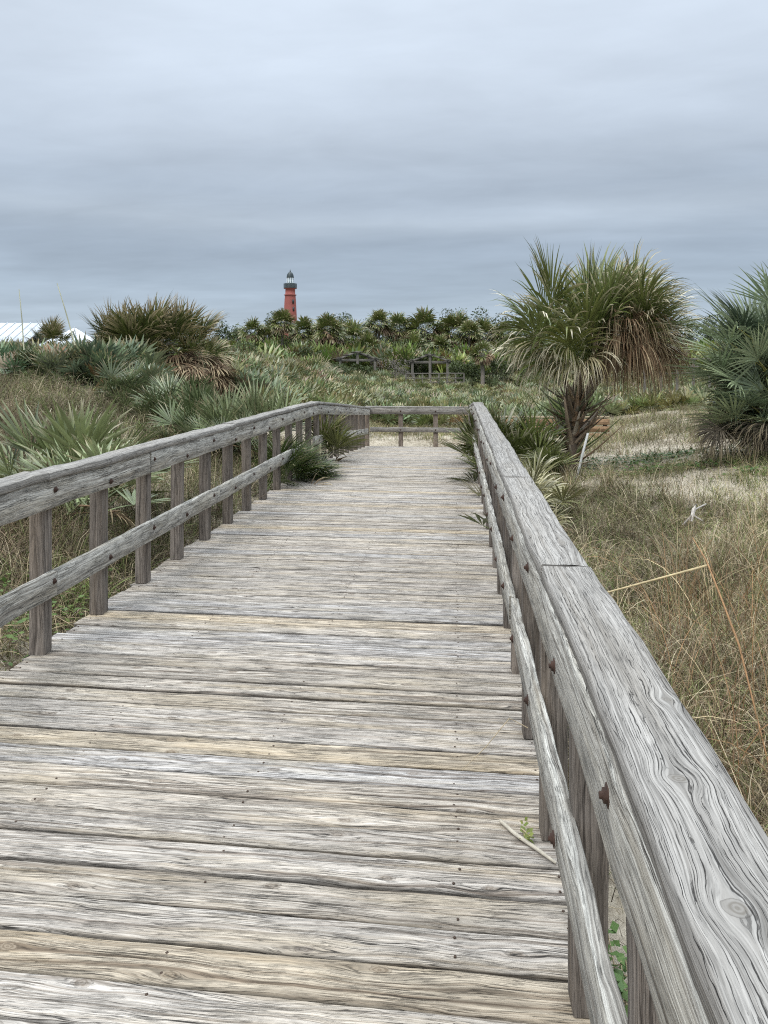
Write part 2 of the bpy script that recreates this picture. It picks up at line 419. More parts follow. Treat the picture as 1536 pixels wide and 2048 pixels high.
def sand_mat():
    m, g = new_mat('dune_sand')
    pos = g.n('ShaderNodeNewGeometry').outputs['Position']
    col = g.n('ShaderNodeAttribute', attribute_name='Col').outputs['Color']
    n1 = g.noise(pos, 1.2, 5, .6); n2 = g.noise(pos, 14, 4, .65); n3 = g.noise(pos, 160, 2, .6)
    sand = g.ramp(n1, [(.3, (.36, .31, .235)), (.7, (.50, .445, .36))])
    sand = g.mix(1.0, sand, g.ramp(n3, [(.3, .84), (.7, 1.1)]), 'MULTIPLY')
    lit = g.ramp(n2, [(.47, 0), (.58, 1)])
    litter = g.mix(g.noise(pos, 45, 3, .6), (.06, .045, .03), (.22, .17, .115))
    cov = g.sep(col)[0]          # vertex attribute: how much dead litter covers the sand here
    f = g.m('MULTIPLY', g.m('ADD', lit, g.m('MULTIPLY', cov, .5)), cov, clamp=True)
    c = g.mix(f, sand, litter)
    b = g.n('ShaderNodeBsdfPrincipled'); g.t.links.new(c, b.inputs['Base Color']); b.inputs['Roughness'].default_value = .95
    b.inputs['Specular IOR Level'].default_value = .1
    h = g.m('ADD', g.m('MULTIPLY', n2, 1.0), g.m('MULTIPLY', n3, .15))
    bp = g.n('ShaderNodeBump'); bp.inputs['Strength'].default_value = .7; bp.inputs['Distance'].default_value = .05
    g.t.links.new(h, bp.inputs['Height']); g.t.links.new(bp.outputs[0], b.inputs['Normal'])
    return finish(m, g, b.outputs[0])
M_SAND = sand_mat()

# ------------------------------------------------------------------ ground
def ss(a, b, x):
    t = np.clip((np.asarray(x, float) - a) / (b - a), 0, 1); return t * t * (3 - 2 * t)
def gz(x, y):
    x = np.asarray(x, float); y = np.asarray(y, float)
    z = -.36 + .10 * ss(4, 12, y)
    # right of the deck the sand climbs away gently
    z = z + .45 * ss(2.5, 8, x) * ss(9, 19, y) * (1 - ss(24, 34, y))
    mx, my = 5.25, 12.6
    z = z + .38 * np.exp(-(((x - mx) / 2.2) ** 2 + ((y - my) / 2.4) ** 2))
    z = z + .20 * np.exp(-(((x - 3.9) / 1.7) ** 2 + ((y - 10.2) / 2.2) ** 2)) - .12 * np.exp(-(((x - 2.2) / 1.0) ** 2 + ((y - 7.6) / 1.6) ** 2))
    # left dune
    dune = ss(-2.7, -8.5, x)
    z = z + (.20 * ss(-2.3, -3.0, x) + dune * (.45 + .95 * ss(5, 17, y))) * (1 - ss(30, 60, y) * .8)
    z = z - .22 * ss(14, 22, y) * (1 - dune) * (1 - ss(2, 6, x))
    z = z - .25 * ss(24, 48, y) + 1.0 * ss(50, 64, y) + 1.3 * ss(62, 85, y)
    z = z - 4 * ss(110, 300, y)
    lim = -.068 * np.maximum(0, y - 12.3) - .13 + 5 * ss(.5, 1.6, np.abs(x + 1.02) - 1.41) + 5 * ss(20.6, 23, y)
    z = np.minimum(z, lim)
    amp = .05 + .15 * ss(14, 60, np.abs(x) + y * .5)
    z = z + amp * (np.sin(x * 1.3 + y * .7) * np.sin(y * .9 - x * .4 + 1.3)) * ss(.6, 2.5, np.minimum(np.abs(x - .4), np.abs(x + 2.4)) + (np.abs(x) > 30))
    z = z + .018 * np.sin(x * 5.1 + np.sin(y * 3.3)) * np.sin(y * 4.7 + 2 * np.sin(x * 1.7))
    return z
def axis(lo, hi, n, c, k):
    a, b_ = math.asinh((lo - c) / k), math.asinh((hi - c) / k)
    return c + k * np.sinh(np.linspace(a, b_, n))
xs = axis(-900, 900, 300, 0, 6); ys = axis(-60, 1500, 320, 6, 8)
X, Y = np.meshgrid(xs, ys); Z = gz(X, Y)
cov = .42 + .5 * ss(-.2, .8, np.sin(X * .9 + 1) * np.sin(Y * .7) + .4 * np.sin(X * 2.3 + Y * 1.9)) 
cov = cov + .8 * ss(24, 34, Y) + .5 * ss(-4.0, -6, X)
gx, gy = W(1450, 12.2)
cov = cov - 1.1 * np.exp(-(((X - gx) / 2.9) ** 2 + ((Y - gy - .4) / 3.8) ** 2) ** 2)
cov = cov - .35 * np.exp(-(((X + .6) / 3.2) ** 2 + ((Y - 23) / 2.0) ** 2))
cov = cov - 1.2 * np.exp(-(((X - .75) / .35) ** 2 + ((Y - 2.0) / 1.3) ** 2) ** 2)
cov = cov + .9 * np.exp(-(((X - 2.3) / 1.5) ** 2 + ((Y - 4.2) / 2.4) ** 2)) + .6 * np.exp(-(((X - 1.5) / .9) ** 2 + ((Y - 9) / 4) ** 2))
cov = np.clip(cov, 0, 1)
idx = np.arange(X.size).reshape(X.shape)
Q = np.stack([idx[:-1, :-1], idx[:-1, 1:], idx[1:, 1:], idx[1:, :-1]], -1).reshape(-1, 4)
mb = MB(); mb.add(np.stack([X, Y, Z], -1).reshape(-1, 3), Q, np.repeat(cov.reshape(-1, 1), 3, 1))
tag(mb.build('ground', M_SAND, smooth=True), kind='structure')

# ------------------------------------------------------------------ boardwalk deck
CREST = 12.3
def zd(y): return -.068 * max(0.0, y - CREST)
XL, XR = -2.43, .385
END = 19.75
mb = MB(); random.seed(11)
y = .35; k = 0
SK = -.018          # boards laid very slightly off square
while y < END:
    wd = .138 + random.uniform(-.003, .003)
    a0 = XL + random.uniform(-.03, .025); a1 = XR + random.uniform(-.012, .02)
    yl = y + wd / 2 + SK * (a0) ; yr = y + wd / 2 + SK * (a1)
    dl, dr = random.uniform(-.002, .002), random.uniform(-.004, .001)
    t = random.random()
    br = random.uniform(.86, 1.07)
    if t < .09: c = (1.04 * br, .96 * br, .82 * br)
    elif t < .3: c = (.98 * br, 1.0 * br, 1.04 * br)
    elif t < .5: c = (1.01 * br, .98 * br, .93 * br)
    else: c = (br, .985 * br, .965 * br)
    zz = zd(y + wd / 2) - .019 + random.uniform(-.003, .002)
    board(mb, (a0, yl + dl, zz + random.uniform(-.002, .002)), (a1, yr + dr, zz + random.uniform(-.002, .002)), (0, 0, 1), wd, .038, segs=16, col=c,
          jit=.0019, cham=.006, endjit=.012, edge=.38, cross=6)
    for xj in (XL + .06, -1.6, -.8, 0.0, XR - .06):
        for o_ in (-.035, .035):
            if random.random() < .8 and y < 9:
                xn = xj + random.uniform(-.012, .012)
                box(mb, (xn, y + wd / 2 + o_ + SK * xn, zz + .0192), (.007, .007, .003), (.16, .12, .10), random.uniform(0, 1.5))
    y += wd + random.choice([.002, .003, .004, .006, .012, .005]); k += 1
# side branch of the walk turning right at the far end
def zside(x): return zd(END) - .0 * x
xx = XR + .03
while xx < 4.5:
    board(mb, (xx + .07, END - 1.6, zside(xx) - .019), (xx + .07, END, zside(xx) - .019), (0, 0, 1), .138, .038, segs=3, col=(1.05, .95, .8))
    xx += .144
# joists and fascia under the boards
for xj in (XL + .06, -1.6, -.8, 0.0, XR - .06):
    board(mb, (xj, .35, -.13), (xj, CREST, -.13), (0, 0, 1), .04, .18, segs=4, col=(.5, .45, .4))
    board(mb, (xj, CREST, -.13), (xj, END, zd(END) - .13), (0, 0, 1), .04, .18, segs=4, col=(.5, .45, .4))
board(mb, (XR + .05, END - 1.63, zd(END) - .10), (4.5, END - 1.63, zd(END) - .10), (0, 0, 1), .04, .19, segs=5, col=(1.0, .7, .45))
for q in np.arange(1.5, END, 2.4):      # short piles
    for xj in (XL + .10, XR - .12):
        zg = float(gz(xj, q)) - .3
        board(mb, (xj, q, zg), (xj, q, zd(q) - .222), (0, 1, 0), .14, .14, segs=2, col=(.45, .4, .36))
# nail heads
deck = mb.build('boardwalk', M_DECK)
tag(deck, kind='structure')

# ------------------------------------------------------------------ railings
PS = .705
def bolt(parent, p, nrm, r=.013):
    mb = MB(); p = Vector(p); n = Vector(nrm).normalized()
    tube(mb, [p, p + n * .004], [r * 1.5, r * 1.5], 6); tube(mb, [p + n * .003, p + n * .010], [r, r * .92], 6)
    tube(mb, [p + n * .009, p + n * .016], [r * .5, r * .45], 6)
    return mb.build('bolt', M_RUST, parent)

def railing(label, xin, sgn, y_first, y0, joints_cap, joints_top, joints_low, lowz, xcapc, seed, skip_low=None, jit_cap=.006, gapnear=None):
    """xin: x of the posts' inner faces; sgn=-1 left railing, +1 right railing"""
    random.seed(seed)
    t = thing('railing', label, 'railing', (xin + sgn * .045, y0, 0))
    ox, oy = xin + sgn * .045, y0
    def L(p): return (p[0] - ox, p[1] - oy, p[2])
    yy = y_first; ps = []
    while yy < END - .15:
        mb = MB()
        zt = zd(yy + .045) + .995; tl = random.uniform(-.006, .006); br = random.uniform(.85, 1.25)
        zb = zd(yy + .045) + .001
        board(mb, L((xin + sgn * .045, yy + .045, zb)), L((xin + sgn * .045 + tl, yy + .045 + random.uniform(-.006, .006), zt)), (0, 1, 0), .089, .089, segs=7,
              col=(br, br * .98, br * .95), jit=.0018, cham=.005)
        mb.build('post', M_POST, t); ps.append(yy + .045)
        yy += PS + random.uniform(-.012, .012)
    def run(name, mat, joints, xc, zc, wdt, thk, up, jit, warp, colf, fr=5, cross=1):
        parts = []
        for a, b in zip(joints[:-1], joints[1:]):
            mb = MB(); n = max(4, int((b - a) * 7))
            dx = random.uniform(-.004, .004); dzz = random.uniform(-.004, .004)
            pts = []
            for i in range(n + 1):
                q = a + .002 + (b - a - .004) * i / n
                pts.append(L((xc + dx, q, zd(q) + zc + dzz)))
            c = colf()
            board(mb, None, None, up, wdt, thk, col=c, jit=jit, cham=.005, warp=warp, pts=pts, freq=fr, cross=cross,
                  uv0=(100.0, 100.0) if (name == 'cap_board' and sgn > 0 and a == joints[0]) else None)
            parts.append((a, b, mb.build(name, mat, t)))
        return parts
    xr = xin - sgn * .0195
    cj = lambda: (lambda b: (b, b, b))(random.uniform(.9, 1.08))
    run('cap_board', M_CAP, joints_cap, xcapc, 1.0215, .150, .045, (0, 0, 1), .003, .014, cj, 9, 4)
    tops = run('top_rail', M_RAIL, joints_top, xr, .915, .038, .166, (0, 0, 1), .003, .003, cj)
    lows = run('lower_rail', M_RAIL, joints_low, xr, sum(lowz) / 2, .038, lowz[1] - lowz[0], (0, 0, 1), .004, .004, cj)
    for i, q in enumerate(ps):
        for (parts, zc) in ((tops, .905 + (.03 if i % 2 else -.03)), (lows, sum(lowz) / 2 + (.02 if i % 2 else -.02))):
            for a, b, o in parts:
                if a < q < b:
                    bolt(o, L((xin - sgn * .040, q + random.uniform(-.015, .015), zd(q) + zc)), (-sgn, 0, 0)); break
    return t
left = railing('weathered grey railing along the left side of the boardwalk, its posts tall and close together', -2.335, -1, 4.06 - 5 * PS, .8,
        [.3, 4.02, 7.6, 10.2, 12.35, 16.0, END], [.3, 5.45, 8.3, 12.3, 16, END], [.3, 4.12, 7.1, 9.7, 11.0], (.32, .468), -2.36, 3)
random.seed(5)
# the far piece of the left lower rail starts again beyond the fronds
mb = MB()
pts = [(-2.3545 - left.location.x, q - .8, zd(q) + .40) for q in np.linspace(12.2, END - .03, 12)]
board(mb, None, None, (0, 0, 1), .038, .148, pts=pts, jit=.004, cham=.005)
lr = mb.build('lower_rail', M_RAIL, left)
for q in np.arange(12.6, END - .2, PS): bolt(lr, (-2.3345 - left.location.x, q - .8, zd(q) + .4), (1, 0, 0))
right = railing('weathered grey railing with wide cracked cap board on the right side of the boardwalk', .291, 1, 1.22 - PS, .5,
        [.2, 2.32, 4.12, 7.9, 12.3, 16.2, END - 1.6], [.2, 4.14, 8.4, 12.3, END - 1.6], [.2, 3.72, 6.1, 9.2, 12.3, END - 1.6], (.37, .512), .331, 9, jit_cap=.007)

# end railing across the far end and on to the right along the side branch
random.seed(21)
t = thing('railing', 'low grey railing closing the far end of the boardwalk in front of the palmettos', 'railing', (XL, END + .02, zd(END)))
def Le(x, y, z): return (x - XL, y - END - .02, z - zd(END))
ZE = zd(END)
mb = MB(); board(mb, Le(-2.42, END + .05, ZE + 1.045), Le(.40, END + .05, ZE + 1.045), (0, 0, 1), .14, .04, segs=20, jit=.004); mb.build('cap_board', M_CAP, t)
mb = MB(); board(mb, Le(-2.29, END - .02, ZE + .94), Le(.38, END - .02, ZE + .94), (0, 0, 1), .038, .16, segs=20, jit=.004, col=(.62, .6, .6)); r1 = mb.build('top_rail', M_RAIL, t)
mb = MB(); board(mb, Le(-2.29, END - .02, ZE + .45), Le(.38, END - .02, ZE + .45), (0, 0, 1), .038, .125, segs=20, jit=.004, col=(.62, .6, .6)); r2 = mb.build('lower_rail', M_RAIL, t)
for xp in (-2.38, -1.48, -.56, .36):
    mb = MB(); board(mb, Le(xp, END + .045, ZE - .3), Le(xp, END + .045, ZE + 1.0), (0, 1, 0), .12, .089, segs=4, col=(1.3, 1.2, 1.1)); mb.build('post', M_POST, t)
    for r, zc in ((r1, .94), (r2, .45)): bolt(r, Le(xp, END - .04, ZE + zc), (0, -1, 0), .015)

random.seed(22)
t = thing('railing', 'low brownish boarded rail running right from the far end, behind the large palm', 'railing', (.45, END + .02, zd(END)))
def Lf(x, y, z): return (x - .45, y - END - .02, z - zd(END))
mb = MB(); board(mb, Lf(.46, END + .05, .29), Lf(3.9, END + .05, .31), (0, 0, 1), .14, .04, segs=14, jit=.006, col=(1.0, .9, .7)); mb.build('cap_board', M_DECK, t)
for zc in (.17, -.02, -.21):
    mb = MB(); board(mb, Lf(.46, END, zc), Lf(3.9, END, zc + .02), (0, 0, 1), .035, .15, segs=14, jit=.005, col=(.75, .5, .32)); mb.build('side_board', M_RAIL, t)
for xp in (.52, 1.6, 2.7, 3.8):
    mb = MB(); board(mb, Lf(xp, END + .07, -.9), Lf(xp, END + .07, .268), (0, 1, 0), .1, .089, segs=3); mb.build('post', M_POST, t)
# ------------------------------------------------------------------ fan-leaf plants
def nrm(a): return a / np.maximum(np.linalg.norm(a, axis=-1, keepdims=True), 1e-9)
def mixc(a, b, t): return a * (1 - t) + b * t
def frond(mb, base, az, el, pet, L, n=36, half=1.9, g=.35, gp=2.0, col=(.06, .1, .03), tip=(.2, .18, .08), tipstart=.8, fuse=.45, roll=0., cup=.25,
          costa=.15, segs=5, lod=1, bend=.3, wk=1.0, jitter=.05, wind=(0, 0, 0), pcol=None, pw=.012, mbp=None, tipdead=None):
    base = np.asarray(base, float); col = np.asarray(col, float); tip = np.asarray(tip, float)
    # petiole
    d = np.array([cos(el) * cos(az), cos(el) * sin(az), sin(el)]); p = base.copy(); P = [p.copy()]
    ns = 4
    for i in range(ns):
        d = nrm(d + np.array([0, 0, -bend / ns]) + np.asarray(wind) * .15)
        p = p + d * pet / ns; P.append(p.copy())
    if lod > 0:
        pc = pcol if pcol is not None else col * 1.3
        tube(mbp or mb, P, [pw * 1.6, pw * 1.2, pw, pw * .9, pw * .7], 4, pc, .5)
    up = np.array([0, 0, 1.]) if abs(d[2]) < .97 else np.array([cos(az + pi), sin(az + pi), 0])
    N = nrm(up - d * np.dot(up, d)); B = np.cross(d, N)
    if roll: N, B = N * cos(roll) + B * sin(roll), B * cos(roll) - N * sin(roll)
    a = np.linspace(-half, half, n) + rng.normal(0, jitter, n) * .5
    sa, ca = np.sin(a)[:, None], np.cos(a)[:, None]
    o = p + d * (costa * L * (1 - np.abs(a) / half))[:, None]
    D = nrm(ca * d + sa * B + N * (cup * np.abs(sa) + .05) + rng.normal(0, jitter, (n, 3)))
    LL = L * (.72 + .28 * np.cos(a * .75)) * rng.uniform(.9, 1.06, n)
    gg = g * rng.uniform(.5, 1.5, n)
    sp = 2 * half / n
    V = []; C = []
    pos = o.copy(); rr = 0
    lc = rng.uniform(.7, 1.35, (n, 1))
    td = np.full(n, tipstart) if tipdead is None else np.where(rng.random(n) < tipdead, tipstart, 1.5)
    wmax = np.minimum(sp * fuse * LL, .5) * wk
    for k in range(segs + 1):
        tt = k / segs
        if k:
            D = nrm(D + np.array([0, 0, -1.]) * (gg * (tt ** gp) * 3.2 / segs)[:, None] + np.asarray(wind) * (tt / segs))
            pos = pos + D * (LL / segs)[:, None]
        ww = np.where(tt < fuse, sp * tt * LL * wk * 1.02, wmax * (1 - (tt - fuse) / (1 - fuse)) ** .8) * .5 + .0006
        S = nrm(np.cross(D, N))
        cc = mixc(col * lc, tip * lc, np.clip((tt - td[:, None] * .8) / .25, 0, 1)) if tipstart < 1 else col * lc
        if lod >= 1:
            V.append(np.stack([pos - S * ww[:, None], pos - N * (ww * .45)[:, None], pos + S * ww[:, None]], 1)); C.append(np.repeat(cc[:, None], 3, 1))
        else:
            V.append(np.stack([pos - S * ww[:, None], pos + S * ww[:, None]], 1)); C.append(np.repeat(cc[:, None], 2, 1))
    V = np.stack(V, 1); C = np.stack(C, 1)             # n, segs+1, k, 3
    kk = V.shape[2]; id_ = np.arange(V.shape[0] * V.shape[1] * kk).reshape(V.shape[:3])
    Qs = np.stack([id_[:, :-1, :-1], id_[:, :-1, 1:], id_[:, 1:, 1:], id_[:, 1:, :-1]], -1).reshape(-1, 4)
    mb.add(V.reshape(-1, 3), Qs, C.reshape(-1, 3))

GREEN = np.array((.048, .070, .017)); YGRN = np.array((.13, .14, .040)); SILVER = np.array((.20, .235, .135)); BLUEG = np.array((.115, .155, .100))
BROWN = np.array((.13, .085, .052)); TAN = np.array((.36, .29, .18)); PALE = np.array((.56, .50, .36))

def palmetto(name, label, px, depth, h, spread, nf, colr, tip=TAN, seed=1, group='saw palmetto clumps beside the boardwalk', z=None, stems=1, wind=(.1, 0, 0), n=22, elr=(.35, 1.35),
             lod=1, xy=None, dead=.12, azr=(0, 2 * pi), cat='palmetto', gdro=.18, half=1.55, wk=.95, bl=.55):
    global rng
    rng = np.random.default_rng(seed)
    x, y = xy if xy else W(px, depth)
    z = float(gz(x, y)) if z is None else z
    t = thing(name, label, cat, (x, y, z - .03), group)
    mb = MB(); dd = MB(); nd = 0
    for i in range(nf):
        az = rng.uniform(*azr); el = rng.uniform(*elr)
        L = h * bl * rng.uniform(.75, 1.1); pet = max(.08, h * (1 - bl) * rng.uniform(.7, 1.15))
        b0 = np.array([rng.normal(0, spread * .35), rng.normal(0, spread * .35), rng.uniform(0, .12)])
        c = mixc(np.asarray(colr), GREEN * 1.3, rng.uniform(0, .45)) * rng.uniform(.75, 1.3)
        if rng.random() < dead:
            nd += 1
            frond(dd, b0, az, el * .4, pet, L * .9, n, half, .6, 1.5, BROWN * rng.uniform(.8, 1.6), TAN, .5, .4, rng.normal(0, .4), .3, .1, 4, lod, .6, wk, .08, wind)
        else:
            frond(mb, b0, az, el, pet, L, n, half * rng.uniform(.8, 1.1), gdro, 2, c, tip, .85, .5, rng.normal(0, .35), .35, .05, 5, lod, .25, wk, .035, wind, tipdead=.35)
    mb.build('fronds', M_LEAF, t)
    if nd: dd.build('dead_fronds', M_DEAD, t)
    return t

# --- large cabbage palm on the right
rng = np.random.default_rng(42)
D0 = 13.0
x0, y0 = W(1150, D0); z0 = float(gz(x0, y0))
palm = thing('cabbage_palm', 'large shaggy cabbage palm with a brown dead skirt standing alone right of the boardwalk', 'palm tree', (x0, y0, z0 - .05))
def loc(px, py, dd=0.0):
    d = D0 + dd; x, y = W(px, d); return np.array([x - x0, y - y0, Zat(py, d) - z0 + .05])
tr = MB(); gf = MB(); df = MB(); st = MB()
tube(tr, [loc(1140, 945), loc(1142, 880), loc(1150, 800), loc(1165, 740), loc(1185, 690)], [.13, .11, .09, .11, .10], 12, (.15, .115, .085))
tube(tr, [loc(1150, 830), loc(1190, 760), loc(1245, 700), loc(1262, 670)], [.08, .10, .12, .10], 12, (.15, .115, .085))
for i in range(125):      # old leaf bases (boots), splayed stubs
    f = rng.random(); c0 = mixc(loc(1140, 940), loc(1152, 800), f)
    az = rng.uniform(0, 2 * pi); el = rng.uniform(.15, 1.25)
    ln = rng.uniform(.35, 1.15) * (1.15 - .35 * f)
    d = np.array([cos(el) * cos(az), cos(el) * sin(az), sin(el)])
    p0 = c0 + d * .05; p1 = p0 + d * ln * .5; p2 = p1 + nrm(d + np.array([0, 0, .12])) * ln * .5
    cc = np.array(random.choice([(.26, .20, .14), (.16, .11, .075), (.30, .20, .12), (.24, .24, .14), (.13, .17, .06), (.34, .29, .22)])) * rng.uniform(.8, 1.3)
    tube(st, [p0, p1, p2], [.055, .036, .012], 4, cc, .35)
# green fronds: aimed from two heads
h1, h2 = loc(1160, 745), loc(1255, 690)
R = (CY, SY); 
def aim(h, px, py, dd, L, **kw):
    tgt = loc(px, py, dd); v = tgt - h; dist = np.linalg.norm(v)
    az = math.atan2(v[1], v[0]); el = math.asin(v[2] / dist)
    pet = max(.1, dist - L * .55)
    b = kw.pop('bend', .18)
    frond(kw.pop('mbx', gf), h, az, el + b * .6, pet, L, bend=b, **kw)
greens = [(1060, 610), (1045, 580), (1030, 650), (1060, 560), (1100, 565), (1090, 610), (1120, 590), (1150, 560), (1160, 600), (1185, 575), (1210, 550),
          (1075, 680), (1110, 650), (1140, 640), (1180, 620), (1200, 590), (1230, 555), (1130, 690), (1050, 700), (1170, 660), (1200, 640), (1235, 600), (1100, 710), (1215, 670), (1228, 572), (1245, 598), (1222, 612), (1205, 560), (1252, 575)]
for i, (px, py) in enumerate(greens):
    for r in range(1 if i % 3 else 2):
        ddp = rng.uniform(-1.0, 1.0); 
        low = py > 640
        aim(h1, px + 8 + rng.normal(0, 13), py + 14 + rng.normal(0, 12), ddp, rng.uniform(.8, 1.05), n=28, half=1.2 if py < 600 else 1.6,
            g=.30 if py < 600 else (1.1 if low else .6), gp=2.2, col=mixc(GREEN, YGRN, rng.uniform(0, .8)) * 1.4, tip=PALE if not py < 590 else TAN, tipstart=.72, tipdead=.25 if py < 600 else .6,
            costa=.3, roll=rng.normal(0, .5), segs=6, fuse=.42, wk=1.15, cup=.1 if low else .3, wind=(.10, 0, 0), jitter=.05)
g2 = [(1290, 600), (1315, 620), (1270, 580), (1330, 645), (1295, 640), (1325, 610), (1250, 590), (1275, 560), (1340, 665)]
for i, (px, py) in enumerate(g2):
    for r in range(2):
        aim(h2, px + rng.normal(0, 10), py + rng.normal(0, 10), rng.uniform(-.9, .9), rng.uniform(.8, 1.05), n=28, half=1.3, g=.75, gp=2.4,
            col=mixc(GREEN, YGRN, rng.uniform(0, .6)) * 1.4, tip=PALE, tipstart=.68, tipdead=.7, costa=.3, roll=rng.normal(0, .5), segs=6, fuse=.42, wk=.85, cup=.3, wind=(.15, 0, 0), jitter=.06)
dead = [(1210, 650, -.6), (1240, 680, -.8), (1270, 650, -.7), (1300, 680, -.5), (1330, 700, 0), (1350, 680, .2), (1280, 720, -.3), (1230, 720, -.2), (1250, 640, -.9), (1315, 640, -.4),
        (1200, 700, .3), (1260, 700, .5), (1340, 730, .4), (1365, 710, -.2), (1235, 610, -.5), (1290, 700, -.9), (1220, 735, -.6), (1310, 735, -.6)]
for (px, py, dp) in dead:
    for r in range(2):
        aim(h2, px + rng.normal(0, 8), py - 25 + rng.normal(0, 8), dp * .8, rng.uniform(.8, 1.05), n=40, half=1.7, g=2.0, gp=.8, col=BROWN * rng.uniform(.8, 2.1), tip=TAN * 1.05, tipstart=.55, tipdead=.6,
            costa=.25, roll=rng.normal(0, .7), segs=6, fuse=.30, wk=.6, cup=.1, wind=(.15, 0, 0), jitter=.12, bend=.5, mbx=df)
for (px, py, dp) in [(1080, 720, .2), (1110, 730, -.7), (1150, 730, -.8), (1060, 690, -.3), (1180, 720, -.9), (1130, 700, -.9)]:
    aim(h1, px, py - 15, dp * .9, 1.0, n=40, half=1.6, g=1.7, gp=1.0, col=mixc(YGRN, TAN, rng.uniform(.2, .8)), tip=PALE, tipstart=.5, tipdead=.8, costa=.3, roll=rng.normal(0, .4), segs=6,
        fuse=.35, wk=.7, cup=.1, jitter=.08, bend=.4, mbx=df)
tr.build('trunk', M_BARK, palm); st.build('leaf_bases', M_DEAD, palm); gf.build('fronds', M_LEAF, palm); df.build('dead_fronds', M_DEAD, palm)

# --- windswept palm clump on the left dune, small one beyond
def short_palm(label, px, depth, topy, halfw, nf, seed, wind, group=None, deadf=.4, crown_y=None, zr=None, lod=1):
    global rng
    rng = np.random.default_rng(seed)
    x, y = W(px, depth); z = float(gz(x, y)); t = thing('cabbage_palm', label, 'palm tree', (x, y, z - .05), group)
    topz = Zat(topy, depth) - z
    L = halfw / F * depth * .80
    ch = max(.1, topz - L * 1.62)
    a, b, c = MB(), MB(), MB()
    tube(a, [(0, 0, -.1), (0.02, 0, ch * .5), (0, 0, ch)], [.17, .16, .14], 10, (.13, .105, .08))
    for i in range(nf):
        az = rng.uniform(0, 2 * pi); isd = rng.random() < deadf
        el = rng.uniform(-.75, .35) if isd else rng.uniform(-.35, 1.5)
        frond(c if isd else b, (0, 0, ch - .03), az, el, L * rng.uniform(.65, 1.0), L * rng.uniform(.85, 1.15), 22, 1.5, .9 if isd else .25, 1.6 if isd else 2.2,
              BROWN * rng.uniform(.6, 1.4) if isd else mixc(GREEN, YGRN, rng.uniform(0, .9)), TAN, .6, .42, rng.normal(0, .4), .2, .2, 5, lod, .35, 1.0, .05, wind, tipdead=.75, pw=.015)
    a.build('trunk', M_BARK, t); b.build('fronds', M_LEAF, t)
    c.build('dead_fronds', M_DEAD, t)
    return t
WG = 'windswept palms in the clump on the left dune'
short_palm('short windswept palm at the left end of the dark palm clump on the dune', 245, 20.5, 615, 72, 54, 1, (.35, 0, 0), WG, .3)
short_palm('tallest palm in the middle of the dark clump on the left dune', 318, 20, 608, 86, 64, 2, (.4, 0, 0), WG, .38)
short_palm('palm at the right of the dark clump on the left dune, top fronds swept over', 372, 20.5, 610, 72, 60, 3, (.45, 0, 0), WG, .42)
short_palm('low ragged palm with brown fronds at the right foot of the dark clump', 408, 19.5, 665, 52, 44, 4, (.4, 0, 0), WG, .75)
short_palm('low spreading palm at the left foot of the dark clump, near the white roof', 215, 20.3, 655, 56, 46, 14, (.4, 0, 0), WG, .4)
short_palm('small round palm between the two white metal roofs', 104, 24, 641, 42, 46, 5, (.35, 0, 0), None, .35)

# --- saw palmettos near the walk
palmetto('saw_palmetto', 'big pale green saw palmetto behind the left railing, its stiff fans close to the camera', 155, 7.8, 1.26, .5, 30, mixc(SILVER, YGRN, .6) * 1.1, tip=PALE, seed=11, z=.12, wind=(.05, 0, 0), n=14, half=1.15, wk=.85)
palmetto('saw_palmetto', 'low bright saw palmetto just over the left rail in front of the big one', 175, 6.7, .75, .4, 16, mixc(SILVER, YGRN, .3) * 1.5, seed=12, z=.40, n=15, half=1.6, elr=(.1, 1.0), wk=1.1)
palmetto('saw_palmetto', 'spiky silvery saw palmetto behind the bend of the left railing', 505, 12.2, 1.15, .5, 34, mixc(SILVER, YGRN, .35) * 1.2, seed=13, z=.25, n=18, half=1.1, elr=(.5, 1.4))
palmetto('saw_palmetto', 'low saw palmetto with drooping pale fans left of the spiky silvery one', 455, 11.6, .6, .7, 14, SILVER, seed=33, z=.35, n=24, half=1.2)
BAND = [('saw palmetto below the dark palm clump, leftmost of the green row', 205, 16.2, 705), ('second saw palmetto from the left in the green row below the palm clump', 262, 15.4, 700),
        ('saw palmetto in the middle of the green row below the palm clump', 322, 14.6, 712), ('saw palmetto right of the middle in the green row, above the dry grass', 372, 14, 722),
        ('rightmost saw palmetto of the green row below the palm clump', 425, 13.4, 735), ('saw palmetto low on the slope between the dry grass mound and the left railing', 400, 12.6, 770)]
for i, (lb, px, d, ty) in enumerate(BAND):
    x, y = W(px, d); hh = Zat(ty, d) - float(gz(x, y))
    palmetto('saw_palmetto', lb, px, d, max(.55, hh * .85), .6, 26, mixc(SILVER, GREEN, .55), seed=50 + i, group='row of saw palmettos on the left dune', n=20, lod=1)
